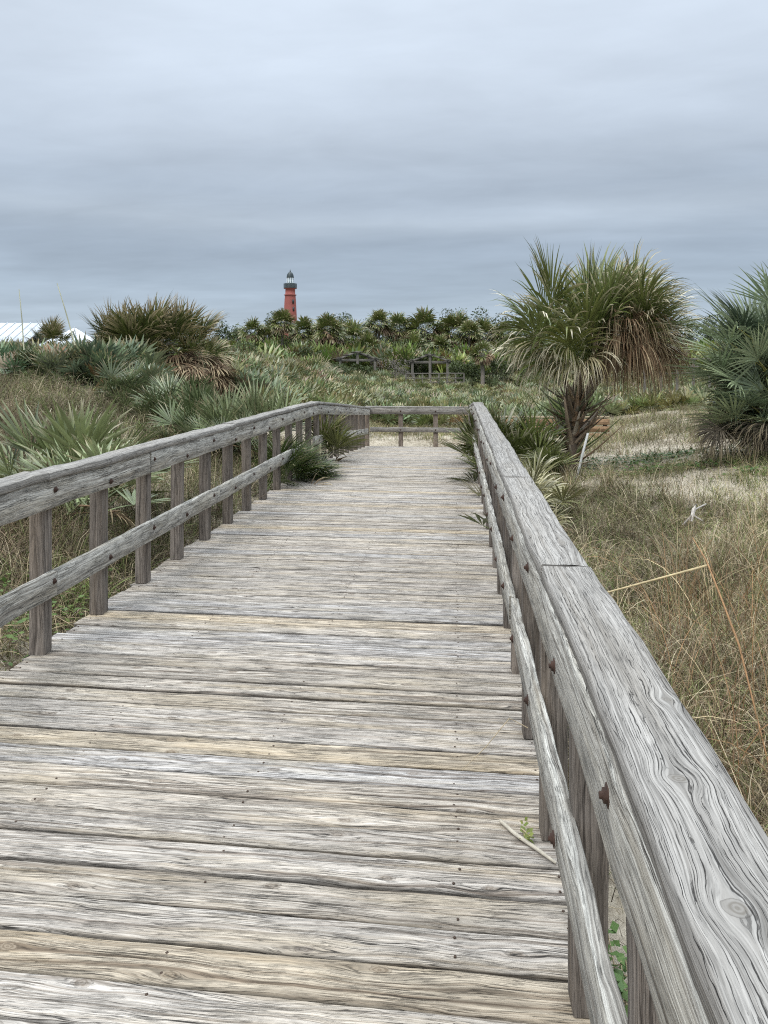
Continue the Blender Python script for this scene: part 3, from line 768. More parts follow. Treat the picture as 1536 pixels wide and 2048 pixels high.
# fronds growing through the railings
palmetto('saw_palmetto', 'dark green palmetto pushing through the gap in the left railing onto the boards', 0, 0, .95, .35, 40, GREEN * 1.3, seed=15, xy=(-2.55, 10.6), z=-.12, azr=(-1.5, 1.2), elr=(-.05, 1.2), n=26, gdro=.35, wk=.75, half=1.5)
palmetto('saw_palmetto', 'small yellowish palmetto leaning over the left railing beyond the gap', 0, 0, 1.2, .15, 9, YGRN, seed=16, xy=(-2.62, 13.2), z=-.12, azr=(-.7, .6), elr=(.7, 1.15), n=24, gdro=.3)
palmetto('saw_palmetto', 'palmetto sticking its fans through the far right railing over the deck', 0, 0, .95, .22, 15, mixc(GREEN, YGRN, .5), seed=17, xy=(.70, 10.9), z=-.15, azr=(2.0, 4.0), elr=(.25, 1.15), n=24, gdro=.3, wk=.8)
palmetto('saw_palmetto', 'small palmetto leaf poking under the right rail onto the boards', 0, 0, .55, .05, 3, mixc(GREEN, YGRN, .4), seed=18, xy=(.46, 7.2), z=-.05, azr=(2.6, 3.9), elr=(.3, .9), n=6, gdro=.25, half=1.1)
for i, (lb, px, d, h, c, nf, dd) in enumerate([
        ('upright green palmetto directly behind the far end of the right cap rail', 1005, 13.2, 1.35, mixc(GREEN, YGRN, .5), 24, .15),
        ('palmetto between the right cap rail and the large shaggy palm', 1045, 12.6, 1.2, mixc(GREEN, YGRN, .6), 22, .2),
        ('curled brownish palmetto close against the right railing below the large palm', 1052, 9.3, .8, mixc(YGRN, TAN, .4), 22, .4),
        ('low curled palmetto on the sand just right of the cap rail, pale tips', 1082, 8.4, .62, mixc(YGRN, TAN, .35), 16, .4),
        ('palmetto with yellowing fans at the left foot of the large palm', 1085, 12.0, .8, mixc(GREEN, YGRN, .8), 18, .3)]):
    palmetto('saw_palmetto', lb, px, d, h, .45, nf, c, tip=PALE, seed=70 + i, group='palmettos between the right railing and the large palm', dead=dd, gdro=.5 if i in (2, 3) else .2, n=20)

# --- big silvery palmetto bush at the right edge
rng = np.random.default_rng(77)
D1 = 12.0
x1, y1 = W(1500, D1); z1 = float(gz(x1, y1))
big = thing('saw_palmetto', 'huge blue-grey palmetto filling the right edge of the view', 'palmetto', (x1, y1, z1 - .03))
mb = MB(); dd = MB()
def loc1(px, py, e=0.0):
    d = D1 + e; x, y = W(px, d); return np.array([x - x1, y - y1, Zat(py, d) - z1 + .03])
tg = [(1420, 650), (1440, 625), (1470, 615), (1500, 590), (1530, 570), (1560, 560), (1410, 690), (1450, 680), (1490, 660), (1530, 640), (1470, 720), (1420, 740), (1500, 720), (1540, 700), (1410, 790), (1450, 780),
      (1500, 790), (1560, 650), (1600, 600), (1590, 720), (1540, 780), (1430, 830), (1490, 840), (1540, 850), (1620, 660), (1640, 760), (1400, 720), (1480, 690), (1520, 740), (1440, 810), (1460, 750), (1520, 820)]
for (px, py) in tg:
    px += 22
    h = loc1(1535 + rng.normal(0, 22), 870 - (870 - py) * .5 + rng.normal(0, 12), rng.uniform(-.2, .4))
    tgt = loc1(px + rng.normal(0, 10), py + rng.normal(0, 10), rng.uniform(-1.1, .3)); v = tgt - h; ds = max(.2, np.linalg.norm(v))
    L = rng.uniform(.75, 1.0)
    frond(mb, h, math.atan2(v[1], v[0]), math.asin(np.clip(v[2] / ds, -1, 1)) + .1, max(.1, ds - L * .45), L, 22, rng.uniform(1.0, 1.35), .15, 2, mixc(BLUEG * 1.2, SILVER, rng.random()) * rng.uniform(.8, 1.9),
          SILVER * 1.5, .8, .42, rng.normal(0, .6), .12, .05, 5, 1, .2, .95, .025, (-.03, 0, 0), pcol=(.35, .33, .1))
for i in range(46):
    py = rng.uniform(600, 860); px = rng.uniform(1450 - (py - 600) * .12, 1640)
    h = loc1(1560 + rng.normal(0, 22), 870 - (870 - py) * .5, rng.uniform(.2, .8))
    tgt = loc1(px, py, rng.uniform(-.2, .9)); v = tgt - h; ds = max(.2, np.linalg.norm(v))
    frond(mb, h, math.atan2(v[1], v[0]), math.asin(np.clip(v[2] / ds, -1, 1)) + .1, max(.1, ds - .4), rng.uniform(.75, .95), 22, 1.25, .2, 2, BLUEG * rng.uniform(.6, 1.2), SILVER, .85, .42, rng.normal(0, .6), .12, .05, 5, 1, .2, 1.0, .025)
for i in range(46):
    h = loc1(1550 + rng.normal(0, 40), 855 + rng.normal(0, 15), rng.uniform(-.5, .6))
    frond(dd, h, rng.uniform(2.2, 5.2), rng.uniform(-.05, .35), rng.uniform(.2, .65), .6, 26, 1.3, .8, 1.5, np.array((.09, .075, .055)) * rng.uniform(.5, 1.5), TAN * .5, .7, .4, rng.normal(0, .5), .2, .1, 4, 1, .4, .6, .08)
mb.build('fronds', M_LEAF, big); dd.build('dead_fronds', M_DEAD, big)

# --- leafy shrubs
def leaf_cloud(mb, n, c, rad, size, col, col2, seed, shell=.55, flat=1.0, lumps=6):
    r = np.random.default_rng(seed)
    cs = r.normal(0, .45, (lumps, 3)); rs = r.uniform(.45, .75, lumps)
    k = r.integers(0, lumps, n)
    d = nrm(r.normal(0, 1, (n, 3))); q = r.uniform(shell, 1, n)[:, None] * rs[k][:, None]
    p = (cs[k] + d * q); 
    p = p * np.asarray(rad); p[:, 2] = np.maximum(p[:, 2], -rad[2] * .95)
    p = p + np.asarray(c)
    a = nrm(r.normal(0, 1, (n, 3)) + d * .5); b_ = nrm(np.cross(a, r.normal(0, 1, (n, 3))))
    s = (size * r.uniform(.6, 1.3, n))[:, None]
    V = np.stack([p - a * s, p - b_ * s * .38, p + a * s, p + b_ * s * .38], 1).reshape(-1, 3)
    cc = mixc(np.asarray(col), np.asarray(col2), r.random((n, 1))) * r.uniform(.7, 1.3, (n, 1))
    mb.add(V, np.arange(n * 4).reshape(-1, 4), np.repeat(cc, 4, 0))
def shrub(label, px, depth, topy, wpx, n, size, c1, c2, seed, group=None, cat='shrub', name='shrub', wide=1.0, botz=None, stem=True):
    x, y = W(px, depth); z = float(gz(x, y)) - .05
    t = thing(name, label, cat, (x, y, z), group)
    h = max(.2, Zat(topy, depth) - z); w_ = wpx / 2 / F * depth
    mb = MB(); leaf_cloud(mb, n, (0, 0, h * .52), (w_ * .85, w_ * .8 * wide, h * .44), size, c1, c2, seed)
    mb.build('foliage', M_BUSH, t)
    if stem:
        mb = MB(); r = random.Random(seed)
        for i in range(7):
            a = r.uniform(0, 2 * pi); s = w_ * r.uniform(.2, .55)
            tube(mb, [(0, 0, 0), (cos(a) * s * .4, sin(a) * s * .4, h * .35), (cos(a) * s, sin(a) * s, h * .75)], [.022, .015, .006], 4, (.12, .10, .08))
        mb.build('stem', M_BARK, t)
    return t
DG1, DG2 = (.035, .055, .02), (.08, .11, .04)
shrub('yellow-green leafy bush inside the huge blue-grey palmetto on the right', 1525, 12.7, 625, 200, 12000, .028, (.04, .05, .012), (.13, .13, .03), 5)
GV = 'green vines creeping under the right railing'
def vine(label, xy, r_, n, seed, z=None, h=.10, size=.022, group=None, c1=(.06, .13, .03), c2=(.14, .22, .07)):
    x, y = xy; zz = float(gz(x, y)) if z is None else z
    t = thing('creeping_plant', label, 'plant', (x, y, zz), group)
    rr = np.random.default_rng(seed); mb = MB()
    q = rr.normal(0, 1, (n, 2)) * np.array(r_) * .5
    p = np.concatenate([q, (gz(x + q[:, 0], y + q[:, 1]) - zz + rr.uniform(.01, h, n))[:, None]], 1) if z is None else np.concatenate([q, rr.uniform(.005, h, n)[:, None]], 1)
    a = nrm(np.concatenate([rr.normal(0, 1, (n, 2)), rr.normal(0, .25, (n, 1))], 1)); up = nrm(np.array([0, 0, 1.]) + rr.normal(0, .35, (n, 3)))
    b_ = nrm(np.cross(up, a)); s = (size * rr.uniform(.6, 1.3, n))[:, None]
    V = np.stack([p - a * s, p - b_ * s * .7, p + a * s, p + b_ * s * .7], 1).reshape(-1, 3)
    cc = mixc(np.array(c1), np.array(c2), rr.random((n, 1)))
    mb.add(V, np.arange(n * 4).reshape(-1, 4), np.repeat(cc, 4, 0)); mb.build('leaves', M_BUSH, t)
    mb = MB()
    for i in range(min(14, n // 12)):
        j = rr.integers(0, n, 3)
        tube(mb, [p[j[0]] * (1, 1, .3), p[j[1]] * (1, 1, .6), p[j[2]]], .0025, 4, (.5, .4, .25))
    mb.build('stem', M_TWIG, t)
    return t
vine('bright green leafy creeper on the sand under the right railing, the larger one', (.50, 2.42), (.14, .30), 160, 1, h=.16, size=.020, group=GV)
vine('small green creeper under the right railing nearest the bottom of the picture', (.52, 1.95), (.10, .20), 110, 2, h=.14, size=.018, group=GV)
vine('low green ground plant at the foot of the first left post', W(35, 5.0), (.5, .6), 500, 3, h=.30, size=.022, c1=(.05, .10, .02), c2=(.14, .2, .05))
vine('green creeper on the sand between two left posts', W(150, 5.6), (.4, .5), 350, 4, h=.24, size=.02, c1=(.05, .10, .02), c2=(.15, .18, .05))
GG = 'green creepers on the open sand right of the boardwalk'
for i, (lb, px, d, rx, ry, n) in enumerate([
        ('green creeper patch in the middle of the bare sand at right', 1400, 11.7, .9, .35, 420), ('green creeper patch at the right foot of the large palm', 1240, 13.4, 1.6, .8, 900),
        ('narrow green creeper at the edge of the bare sand, left of the middle patch', 1290, 11.8, .8, .4, 300), ('green creeper at the right edge of the sand', 1525, 10.6, .6, .3, 200),
        ('dark green creeper under the huge palmetto at right', 1340, 13.9, 1.2, .4, 400)]):
    vine(lb, W(px, d), (rx, ry), n, 30 + i, h=.10, size=.035, group=GG, c1=(.04, .09, .02), c2=(.10, .16, .04))
t_ = vine('tiny green seedling growing between two boards near the right rail', (.17, 1.75), (.02, .01), 16, 8, z=0.0, h=.022, size=.008)
vine('small yellow-green weed beside the right lower rail on the boards', (.245, 2.62), (.02, .04), 14, 9, z=0.0, h=.07, size=.016, c1=(.12, .16, .03), c2=(.24, .26, .07))

# ------------------------------------------------------------------ grasses
def blades(mb, P, H, lean, curl, width, cols, seed, segs=5, azb=None):
    r = np.random.default_rng(seed); n = len(P)
    az = r.uniform(0, 2 * pi, n) if azb is None else r.normal(azb, 1.1, n)
    el = pi / 2 - np.abs(r.normal(0, lean, n))
    D = np.stack([np.cos(el) * np.cos(az), np.cos(el) * np.sin(az), np.sin(el)], 1)
    Hh = H * r.uniform(.45, 1.15, n); cu = curl * r.uniform(.3, 1.7, n)
    side = nrm(np.stack([-np.sin(az), np.cos(az), r.normal(0, .3, n)], 1))
    wd = width * r.uniform(.6, 1.3, n); ci = r.integers(0, len(cols), n); cc = np.asarray(cols)[ci] * r.uniform(.55, 1.55, (n, 1)) * (1.0 + .38 * np.sin(P[:, 0] * 2.1 + 1.7 * np.sin(P[:, 1] * 1.3)) * np.sin(P[:, 1] * 1.9 + .6 * P[:, 0]))[:, None]
    pos = P.copy(); V = []
    sw = r.normal(0, .32, (n, 3)); sw[:, 2] *= .3
    for k in range(segs + 1):
        tt = k / segs
        if k:
            D = nrm(D + np.array([0, 0, -1.]) * (cu * tt * 2.6 / segs)[:, None] + sw * 2.4 * (.4 + tt) / segs)
            pos = pos + D * (Hh / segs)[:, None]
        w_ = (wd * (1 - tt) ** .6 * .5 + .0003)[:, None]
        V.append(np.stack([pos - side * w_, pos + side * w_], 1))
    V = np.stack(V, 1); id_ = np.arange(n * (segs + 1) * 2).reshape(n, segs + 1, 2)
    Qs = np.stack([id_[:, :-1, 0], id_[:, :-1, 1], id_[:, 1:, 1], id_[:, 1:, 0]], -1).reshape(-1, 4)
    mb.add(V.reshape(-1, 3), Qs, np.repeat(cc, (segs + 1) * 2, 0))
def scatter(n, fx, seed, keep=None):
    """points by photo column/depth box, uniform per ground area"""
    r = np.random.default_rng(seed)
    px0, px1, d0, d1 = fx
    d = np.sqrt(r.uniform(d0 ** 2, d1 ** 2, n)); px = r.uniform(px0, px1, n)
    rr = (px - CX) / F * d; x = rr * CY - d * SY; y = rr * SY + d * CY
    return x, y
STRAW = [(.28, .225, .145), (.18, .14, .085), (.37, .31, .21), (.115, .088, .058), (.10, .11, .04), (.06, .046, .032), (.15, .105, .065), (.12, .14, .05)]
GREENISH = [(.15, .17, .06), (.10, .13, .04), (.25, .23, .11), (.32, .27, .15)]
def grassfield(name, tufts, per, H, rad, lean, curl, width, cols, seed, azb=None, segs=5):
    x, y = tufts; r = np.random.default_rng(seed)
    n = len(x); X_ = np.repeat(x, per) + r.normal(0, rad, n * per); Y_ = np.repeat(y, per) + r.normal(0, rad, n * per)
    ok = ~((X_ > XL - .02) & (X_ < XR + .03) & (Y_ < END + .1)); X_, Y_ = X_[ok], Y_[ok]
    P = np.stack([X_, Y_, gz(X_, Y_) - .01], 1); mb = MB(); blades(mb, P, H, lean, curl, width, cols, seed + 1, segs, azb)
    return mb.build(name, M_GRASS)
def keepf(xy, f):
    x, y = xy; k = f(x, y); return x[k], y[k]
rr_ = np.random.default_rng(99)
def open_sand(x, y):
    e = ((x - gx) / 2.8) ** 2 + ((y - gy) / 3.3) ** 2 + .35 * np.sin(x * 3.1 + y) * np.sin(y * 2.3)
    return (x > .46) & ((e > 1.0) | (rr_.random(len(x)) < .06)) & (y < 20)
# right side: whole area of thin curved dry grass
tf = keepf(scatter(900, (1000, 1750, 4.2, 14), 1), open_sand)
tag(grassfield('dry_grass', tf, 44, .42, .07, .75, 1.1, .0055, STRAW + GREENISH[:1], 2), 'thin curved dry dune grass covering the sand right of the boardwalk', 'grass', kind='stuff')
tf = keepf(scatter(260, (1150, 1700, 2.0, 5.0), 3), lambda x, y: (x > .62) & ((y > 3.3) | (x > 1.15)))
tag(grassfield('green_grass', keepf(scatter(240, (1080, 1560, 5.5, 12.5), 51), lambda x, y: (x > .6)), 30, .30, .08, .6, .8, .006, GREENISH, 52), 'green tufts among the dry grass right of the boardwalk', 'grass', kind='stuff')
tag(grassfield('dry_grass', tf, 60, .66, .07, .85, 1.3, .0040, STRAW + [(.22, .15, .09)], 4), 'dense tangle of brown dune grass at the lower right beside the cap rail', 'grass', kind='stuff')
tf = keepf(scatter(900, (1060, 1500, 13, 24), 5), lambda x, y: (x > .7) & (((((x - gx) / 2.4) ** 2 + ((y - gy - 1.0) / 3.6) ** 2) > 1) | (rr_.random(len(x)) < .16)))
tag(grassfield('dry_grass', tf, 26, .38, .14, .7, .6, .008, STRAW + GREENISH, 6, segs=4), 'dry grass and twigs behind the open sand at right', 'grass', kind='stuff')
tf = keepf(scatter(60, (1330, 1700, 3.0, 6.2), 31), lambda x, y: x > 1.0)
tag(grassfield('long_grass', tf, 16, 1.05, .10, .45, .75, .0055, [(.22, .125, .06), (.16, .10, .06), (.34, .27, .16), (.12, .09, .045), (.14, .13, .06)], 32, segs=8), 'long drooping reddish-brown grass at the right edge', 'grass', kind='stuff')
tf = keepf(scatter(150, (1080, 1600, 3.6, 13), 61), open_sand)
tag(grassfield('grass_tufts', tf, 46, .55, .05, .42, .75, .0062, [(.34, .28, .18), (.28, .22, .13), (.42, .36, .25), (.12, .15, .05), (.16, .12, .07)], 62, segs=7), 'paler taller tufts of straw-coloured grass arching over the sand', 'grass', kind='stuff')
# left dune grass
tf = keepf(scatter(1500, (-150, 620, 5.2, 15), 7), lambda x, y: x < -2.6)
tag(grassfield('dry_grass', tf, 36, .52, .09, .75, 1.0, .0060, STRAW + GREENISH[:2], 8), 'golden dry grass covering the dune behind the left railing', 'grass', kind='stuff')
tf = keepf(scatter(260, (-160, 110, 5.6, 12), 41), lambda x, y: x < -2.9)
tag(grassfield('dead_brush', tf, 30, .62, .10, .7, .8, .007, [(.12, .085, .055), (.08, .055, .038), (.18, .13, .085), (.24, .18, .12), (.10, .10, .05)], 42), 'tangled dark brown brush on the slope at the left edge', 'brush', kind='stuff')
tf = keepf(scatter(170, (-200, 420, 3.6, 7.5), 9), lambda x, y: (x < -2.55) & (x > -4.2))
tag(grassfield('green_grass', tf, 34, .36, .07, .75, 1.1, .0048, GREENISH + STRAW[:2] + [(.10, .07, .04)], 10), 'mixed green and brown grass under the left railing', 'grass', kind='stuff')
tf = keepf(scatter(1700, (560, 1000, 20.3, 27), 12), lambda x, y: (y > 22.5) | (rr_.random(len(x)) < .25))
tag(grassfield('sparse_grass', tf, 16, .3, .12, .6, .5, .009, GREENISH + STRAW[:3], 13, segs=3), 'sparse grass on the pale sand beyond the end railing', 'grass', kind='stuff')
# ground litter: short fallen blades lying on the sand
xl, yl = scatter(26000, (1050, 1800, 1.9, 13), 14); k = (xl > .45); xl, yl = xl[k], yl[k]
x2, y2 = scatter(7000, (-300, 400, 3.4, 8), 15); k = (x2 < -2.5) & (x2 > -5); xl = np.r_[xl, x2[k]]; yl = np.r_[yl, y2[k]]
mb = MB(); blades(mb, np.stack([xl, yl, gz(xl, yl) + .008], 1), .16, 1.45, .15, .004, STRAW + [(.10, .07, .05), (.5, .45, .36)], 16, 3)
tag(mb.build('fallen_blades', M_GRASS), 'fallen dry blades and twigs littering the sand', 'litter', kind='stuff')

def stalk(name, label, pts, rad, col, mat=M_TWIG, cat='stalk', extra=None, group=None):
    b0 = Vector(pts[0]); t = MB(); tube(t, [Vector(p) - b0 for p in pts], rad, 6, col)
    if extra:
        for e, r_, c in extra: tube(t, [Vector(p) - b0 for p in e], r_, 4, c)
    o = t.build(name, mat, None, b0); return tag(o, label, cat, group)
def PW(px, py, d): x, y = W(px, d); return (x, y, Zat(py, d))
stalk('bent_reed', 'straight pale yellow reed leaning flat over the dry grass at right', [PW(1195, 1190, 3.9), PW(1300, 1162, 3.75), PW(1418, 1130, 3.6)], [.004, .0055, .006], (.46, .37, .21))
stalk('bent_reed', 'orange-brown reed stalk hanging down from the tip of the yellow reed', [PW(1545, 1560, 3.2), PW(1478, 1290, 3.35), PW(1440, 1190, 3.5), PW(1412, 1120, 3.6), PW(1385, 1075, 3.7)], [.004, .005, .0045, .004, .002], (.30, .17, .08))
stalk('white_stake', 'bleached white stake stuck in the sand at the foot of the large palm', [PW(1152, 962, 12.3), PW(1164, 912, 12.3), PW(1176, 866, 12.3)], [.02, .022, .02], (.5, .5, .48), cat='stake')
stalk('driftwood', 'bleached forked driftwood stump in the grass at right', [PW(1382, 1042, 8.6), PW(1388, 1018, 8.6), PW(1393, 1008, 8.6)], [.02, .022, .01], (.5, .46, .42), cat='driftwood',
      extra=[([PW(1385, 1030, 8.6), PW(1405, 1042, 8.5)], .012, (.42, .38, .34)), ([PW(1388, 1020, 8.6), PW(1412, 1008, 8.7)], .01, (.42, .38, .34)), ([PW(1384, 1030, 8.6), PW(1365, 1050, 8.5)], .012, (.42, .38, .34))])
stalk('stick', 'grey broken stick lying across the boards by the right rail', [PW(1000, 1641, 2.70), PW(1030, 1668, 2.625), PW(1068, 1694, 2.55), PW(1112, 1726, 2.475)], [.006, .0075, .007, .005], (.42, .38, .31), cat='stick')
stalk('grass_stem', 'tall thin grass stem rising above the left dune, the left one', [PW(48, 700, 15), PW(44, 640, 15), PW(38, 578, 15)], [.012, .010, .006], (.3, .3, .2), cat='grass stem', group='tall stems on the left dune')
stalk('grass_stem', 'tall thin grass stem rising above the left dune, the longer right one', [PW(150, 690, 14), PW(132, 625, 14), PW(114, 566, 14)], [.012, .010, .006], (.3, .3, .2), cat='grass stem', group='tall stems on the left dune')
stalk('reed', 'golden reed stub standing behind the right lower rail', [PW(1066, 1330, 3.6), PW(1070, 1265, 3.6)], [.006, .005], (1.0, .7, .25), cat='reed')
stalk('grass_stem', 'thin curled dead grass blade bent over the deck edge at the right rail', [(.30, 3.25, .10), (.22, 3.2, .16), (.12, 3.15, .06), (.02, 3.05, .01)], [.002, .002, .0018, .001], (.35, .28, .18), cat='grass stem')

# ------------------------------------------------------------------ palmetto fields
def proto_plant(seed, h, nf, n, colr, lod=0, dead=.1):
    global rng
    rng = np.random.default_rng(seed); mb = MB()
    for i in range(nf):
        c = mixc(np.asarray(colr), YGRN, rng.uniform(0, .5)) * rng.uniform(.8, 1.3)
        if rng.random() < dead: c = BROWN * 1.5
        frond(mb, (rng.normal(0, .12), rng.normal(0, .12), 0), rng.uniform(0, 2 * pi), rng.uniform(.25, 1.4), h * .45, h * rng.uniform(.45, .65), n, 1.4, .2, 2, c, TAN, .85, .5, rng.normal(0, .5), .3, .05, 3, lod, .3, 1.25, .05, tipdead=.3)
    return np.concatenate(mb.v), np.concatenate(mb.q), np.concatenate(mb.c)
def replicate(protos, x, y, s, seed, zoff=-.05):
    r = np.random.default_rng(seed); mb = MB(); k = r.integers(0, len(protos), len(x))
    for i in range(len(x)):
        v, q, c = protos[k[i]]; a = r.uniform(0, 2 * pi); R_ = np.array([[cos(a), -sin(a), 0], [sin(a), cos(a), 0], [0, 0, 1]])
        sc = s[i]; mb.add((v * sc) @ R_.T + np.array([x[i], y[i], float(gz(x[i], y[i])) + zoff]), q, c * r.uniform(.75, 1.25) * np.array([r.uniform(.85, 1.25), 1, r.uniform(.8, 1.1)]))
    return mb
PR = [proto_plant(200 + i, 1.0, 11, 11, mixc(SILVER, YGRN, .35 * (i % 3)) * 1.1, 0, .04) for i in range(8)]
r = np.random.default_rng(5)
x, y = scatter(2900, (380, 1640, 24.5, 63), 20)
ok = ~((np.abs(x + .5) < 1.2) & (y < 25)) & ~((x < -6) & (y < 30))
x, y = x[ok], y[ok]
mb = replicate(PR, x, y, r.uniform(.55, 1.05, len(x)), 21)
tag(mb.build('palmetto_field', M_LEAF), 'wide field of saw palmettos beyond the end of the boardwalk', 'palmettos', kind='stuff')
PB = [proto_plant(300 + i, 1.0, 13, 14, BLUEG * 1.15, 0, .05) for i in range(5)]
x, y = scatter(300, (-150, 300, 15.5, 26), 22)
mb = replicate(PB, x, y, r.uniform(.7, 1.1, len(x)), 23)
tag(mb.build('palmetto_thicket', M_LEAF), 'blue-green palmetto thicket on the crest of the left dune', 'palmettos', kind='stuff')
x, y = scatter(420, (430, 760, 20, 34), 24); ok = (x < -3.4); x, y = x[ok], y[ok]
mb = replicate(PR, x, y, r.uniform(.7, 1.1, len(x)), 25)
tag(mb.build('palmetto_thicket', M_LEAF), 'green palmettos behind the left railing toward the field', 'palmettos', kind='stuff')

# undergrowth on the wooded rise
DARKP = [proto_plant(400 + i, 1.5, 12, 10, GREEN * (1.6 + .4 * i)) for i in range(5)]
x, y = scatter(1100, (330, 1500, 62, 98), 26)
mb = replicate(DARKP, x, y, r.uniform(1.0, 2.0, len(x)), 27)
tag(mb.build('undergrowth', M_LEAF), 'dense dark undergrowth beneath the distant palms', 'undergrowth', kind='stuff')

mb = MB()
rq = random.Random(4)
for i in range(46):
    px = 462 + i * 24 + rq.uniform(-8, 8); d = rq.uniform(86, 94); x, y = W(px, d); z = float(gz(x, y)); top = Zat(rq.uniform(636, 664), d)
    leaf_cloud(mb, 1500, (x, y, (z + top) / 2), (2.0, 1.5, (top - z) / 2 * 1.15), .16, (.032, .048, .018), (.08, .105, .038), 3000 + i)
for i in range(60):
    px = 455 + i * 19 + rq.uniform(-8, 8); d = rq.uniform(68, 80); x, y = W(px, d); z = float(gz(x, y)); top = Zat(rq.uniform(676, 706), d)
    leaf_cloud(mb, 600, (x, y, (z + top) / 2), (1.6, 1.3, (top - z) / 2 * 1.1), .13, (.04, .06, .022), (.13, .16, .06), 4000 + i)
tag(mb.build('thicket', M_BUSH), 'dense dark thicket filling the gaps between the distant palms', 'thicket', kind='stuff')
# distant palms: four prototypes, copied
def far_palm(seed, H, cr, nf, deadf):
    global rng
    rng = np.random.default_rng(seed)
    a, b_, c = MB(), MB(), MB()
    tube(a, [(0, 0, -.5), (.05, 0, H * .4), (0, .05, H * .8), (0, 0, H)], [.20, .17, .17, .2], 8, (.21, .18, .15))
    for i in range(nf):
        isd = rng.random() < deadf
        el = rng.uniform(-.9, .1) if isd else rng.uniform(-.35, 1.45)
        col = BROWN * rng.uniform(.9, 1.7) if isd else mixc(GREEN, YGRN, rng.uniform(0, .8)) * 1.45
        frond(c if isd else b_, (0, 0, H), rng.uniform(0, 2 * pi), el, cr * .45, cr * .62, 14, 1.6, .9 if isd else .45, 1.8, col, TAN, .7, .42, rng.normal(0, .4), .25, .2, 3, 0, .4, 1.5, .07, tipdead=.5)
    return a, b_, c
def mk_far(label, seed, H, cr, nf, deadf):
    t = thing('cabbage_palm', label, 'palm tree', group='distant palms on the wooded rise')
    a, b_, c = far_palm(seed, H, cr, nf, deadf); a.build('trunk', M_BARK, t); b_.build('crown', M_LEAF, t); c.build('dead_fronds', M_DEAD, t); return t
protos = [mk_far('', 500, 4.7, 2.1, 66, .3), mk_far('', 501, 3.9, 2.5, 70, .35), mk_far('', 502, 4.3, 2.3, 70, .22), mk_far('', 503, 2.2, 1.7, 60, .3), mk_far('', 504, 3.1, 1.15, 50, .3)]
short_palm('rounded yellowish palm in the palmetto field, left of the shelters', 630, 50, 712, 40, 60, 41, (.1, 0, 0), None, .3, lod=0)
PH = [6.3, 5.8, 5.9, 3.7, 4.0]      # total heights
far = [  # px, depth, top y, proto, label
    (505, 84, 645, 2, 'leftmost full dark palm of the distant row'), (478, 88, 662, 1, 'low palm at the far left end of the distant row'),
    (565, 76, 626, 0, 'palm with a pale bare trunk just in front of the lighthouse'), (607, 82, 644, 2, 'palm immediately right of the lighthouse'),
    (540, 86, 655, 1, 'palm half hidden behind the one before the lighthouse'),
    (657, 74, 637, 1, 'bushy palm with brown trunk, second trunk seen right of the lighthouse'), (708, 76, 644, 3, 'wide palm with tan dead fronds left of the tall pair'),
    (757, 80, 627, 0, 'tallest palm in the middle of the distant row'), (797, 82, 636, 2, 'palm touching the right side of the tallest middle palm'),
    (851, 82, 630, 2, 'round palm standing apart right of the middle group'), (912, 84, 634, 1, 'round palm above the right shelter, leftmost of the right-hand group'),
    (938, 78, 648, 0, 'dark palm in the front of the right-hand group'), (968, 82, 646, 1, 'rightmost palm of the distant row before the large near palm'),
    (1010, 80, 652, 2, 'distant palm half covered by the left fronds of the large palm'),
    (830, 76, 668, 3, 'low palm below the round palm standing apart'), (735, 73, 668, 3, 'low palm behind the left shelter'), (880, 74, 672, 3, 'low palm behind the right shelter'),
    (680, 84, 650, 2, 'palm peeping between the bushy palm and the wide tan one'), (635, 88, 652, 1, 'palm in the back between the lighthouse and the bushy palm'),
    (965, 56, 686, 4, 'single palm with thin trunk right of the shelters'),
    (1090, 80, 660, 1, 'distant palm seen behind the large palm, left of its trunk'), (1230, 84, 655, 0, 'distant palm hidden behind the dead skirt'), (1330, 70, 690, 1, 'distant palm at right behind the dead fronds')]
used = set()
for i, (px, d, ty, k, lb) in enumerate(far):
    t = protos[k] if k not in used else copy_tree(protos[k]); used.add(k)
    x, y = W(px, d); z = float(gz(x, y)); top = Zat(ty, d); s = (top - z) / PH[k]
    sh = min(s, 1.15) * (1 + .14 * math.sin(i * 2.3)); 
    t.location = (x, y, top - PH[k] * sh); t.scale = (sh, sh, sh); t.rotation_euler = (0, 0, i * 1.7)
    t['label'] = lb
    if abs(s - sh) > .01: pass
# distant bushes
FB = [('dark rounded bush left of the shelters', 668, 58, 724, 95), ('dark bush at the foot of the left shelter', 720, 60, 728, 70), ('grey leafless thicket between the two shelters', 790, 60, 722, 90),
      ('dark bush touching the left post of the right shelter', 838, 61, 712, 50), ('olive bush on the slope above the right shelter', 900, 70, 690, 120), ('pale green bush right of the right shelter', 930, 58, 722, 70),
      ('green bush on the slope below the lighthouse', 560, 66, 700, 110), ('broad green bush at the left end of the wooded rise', 490, 62, 690, 130), ('low bush right of the single thin-trunked palm', 1010, 56, 720, 90),
      ('olive bush under the middle palms', 770, 70, 680, 110), ('dark bush between the bushy palm and the left shelter', 640, 66, 695, 80), ('green bush behind the left fronds of the large palm', 1050, 60, 690, 120)]
for i, (lb, px, d, ty, wpx) in enumerate(FB):
    gr = 'grey' in lb
    shrub(lb, px, d, ty, wpx, 2600, .10 if not gr else .05, (.14, .12, .11) if gr else (.035, .05, .016), (.24, .21, .19) if gr else (.09, .115, .04), 600 + i, 'bushes around the shelters', name='bush', cat='bush')

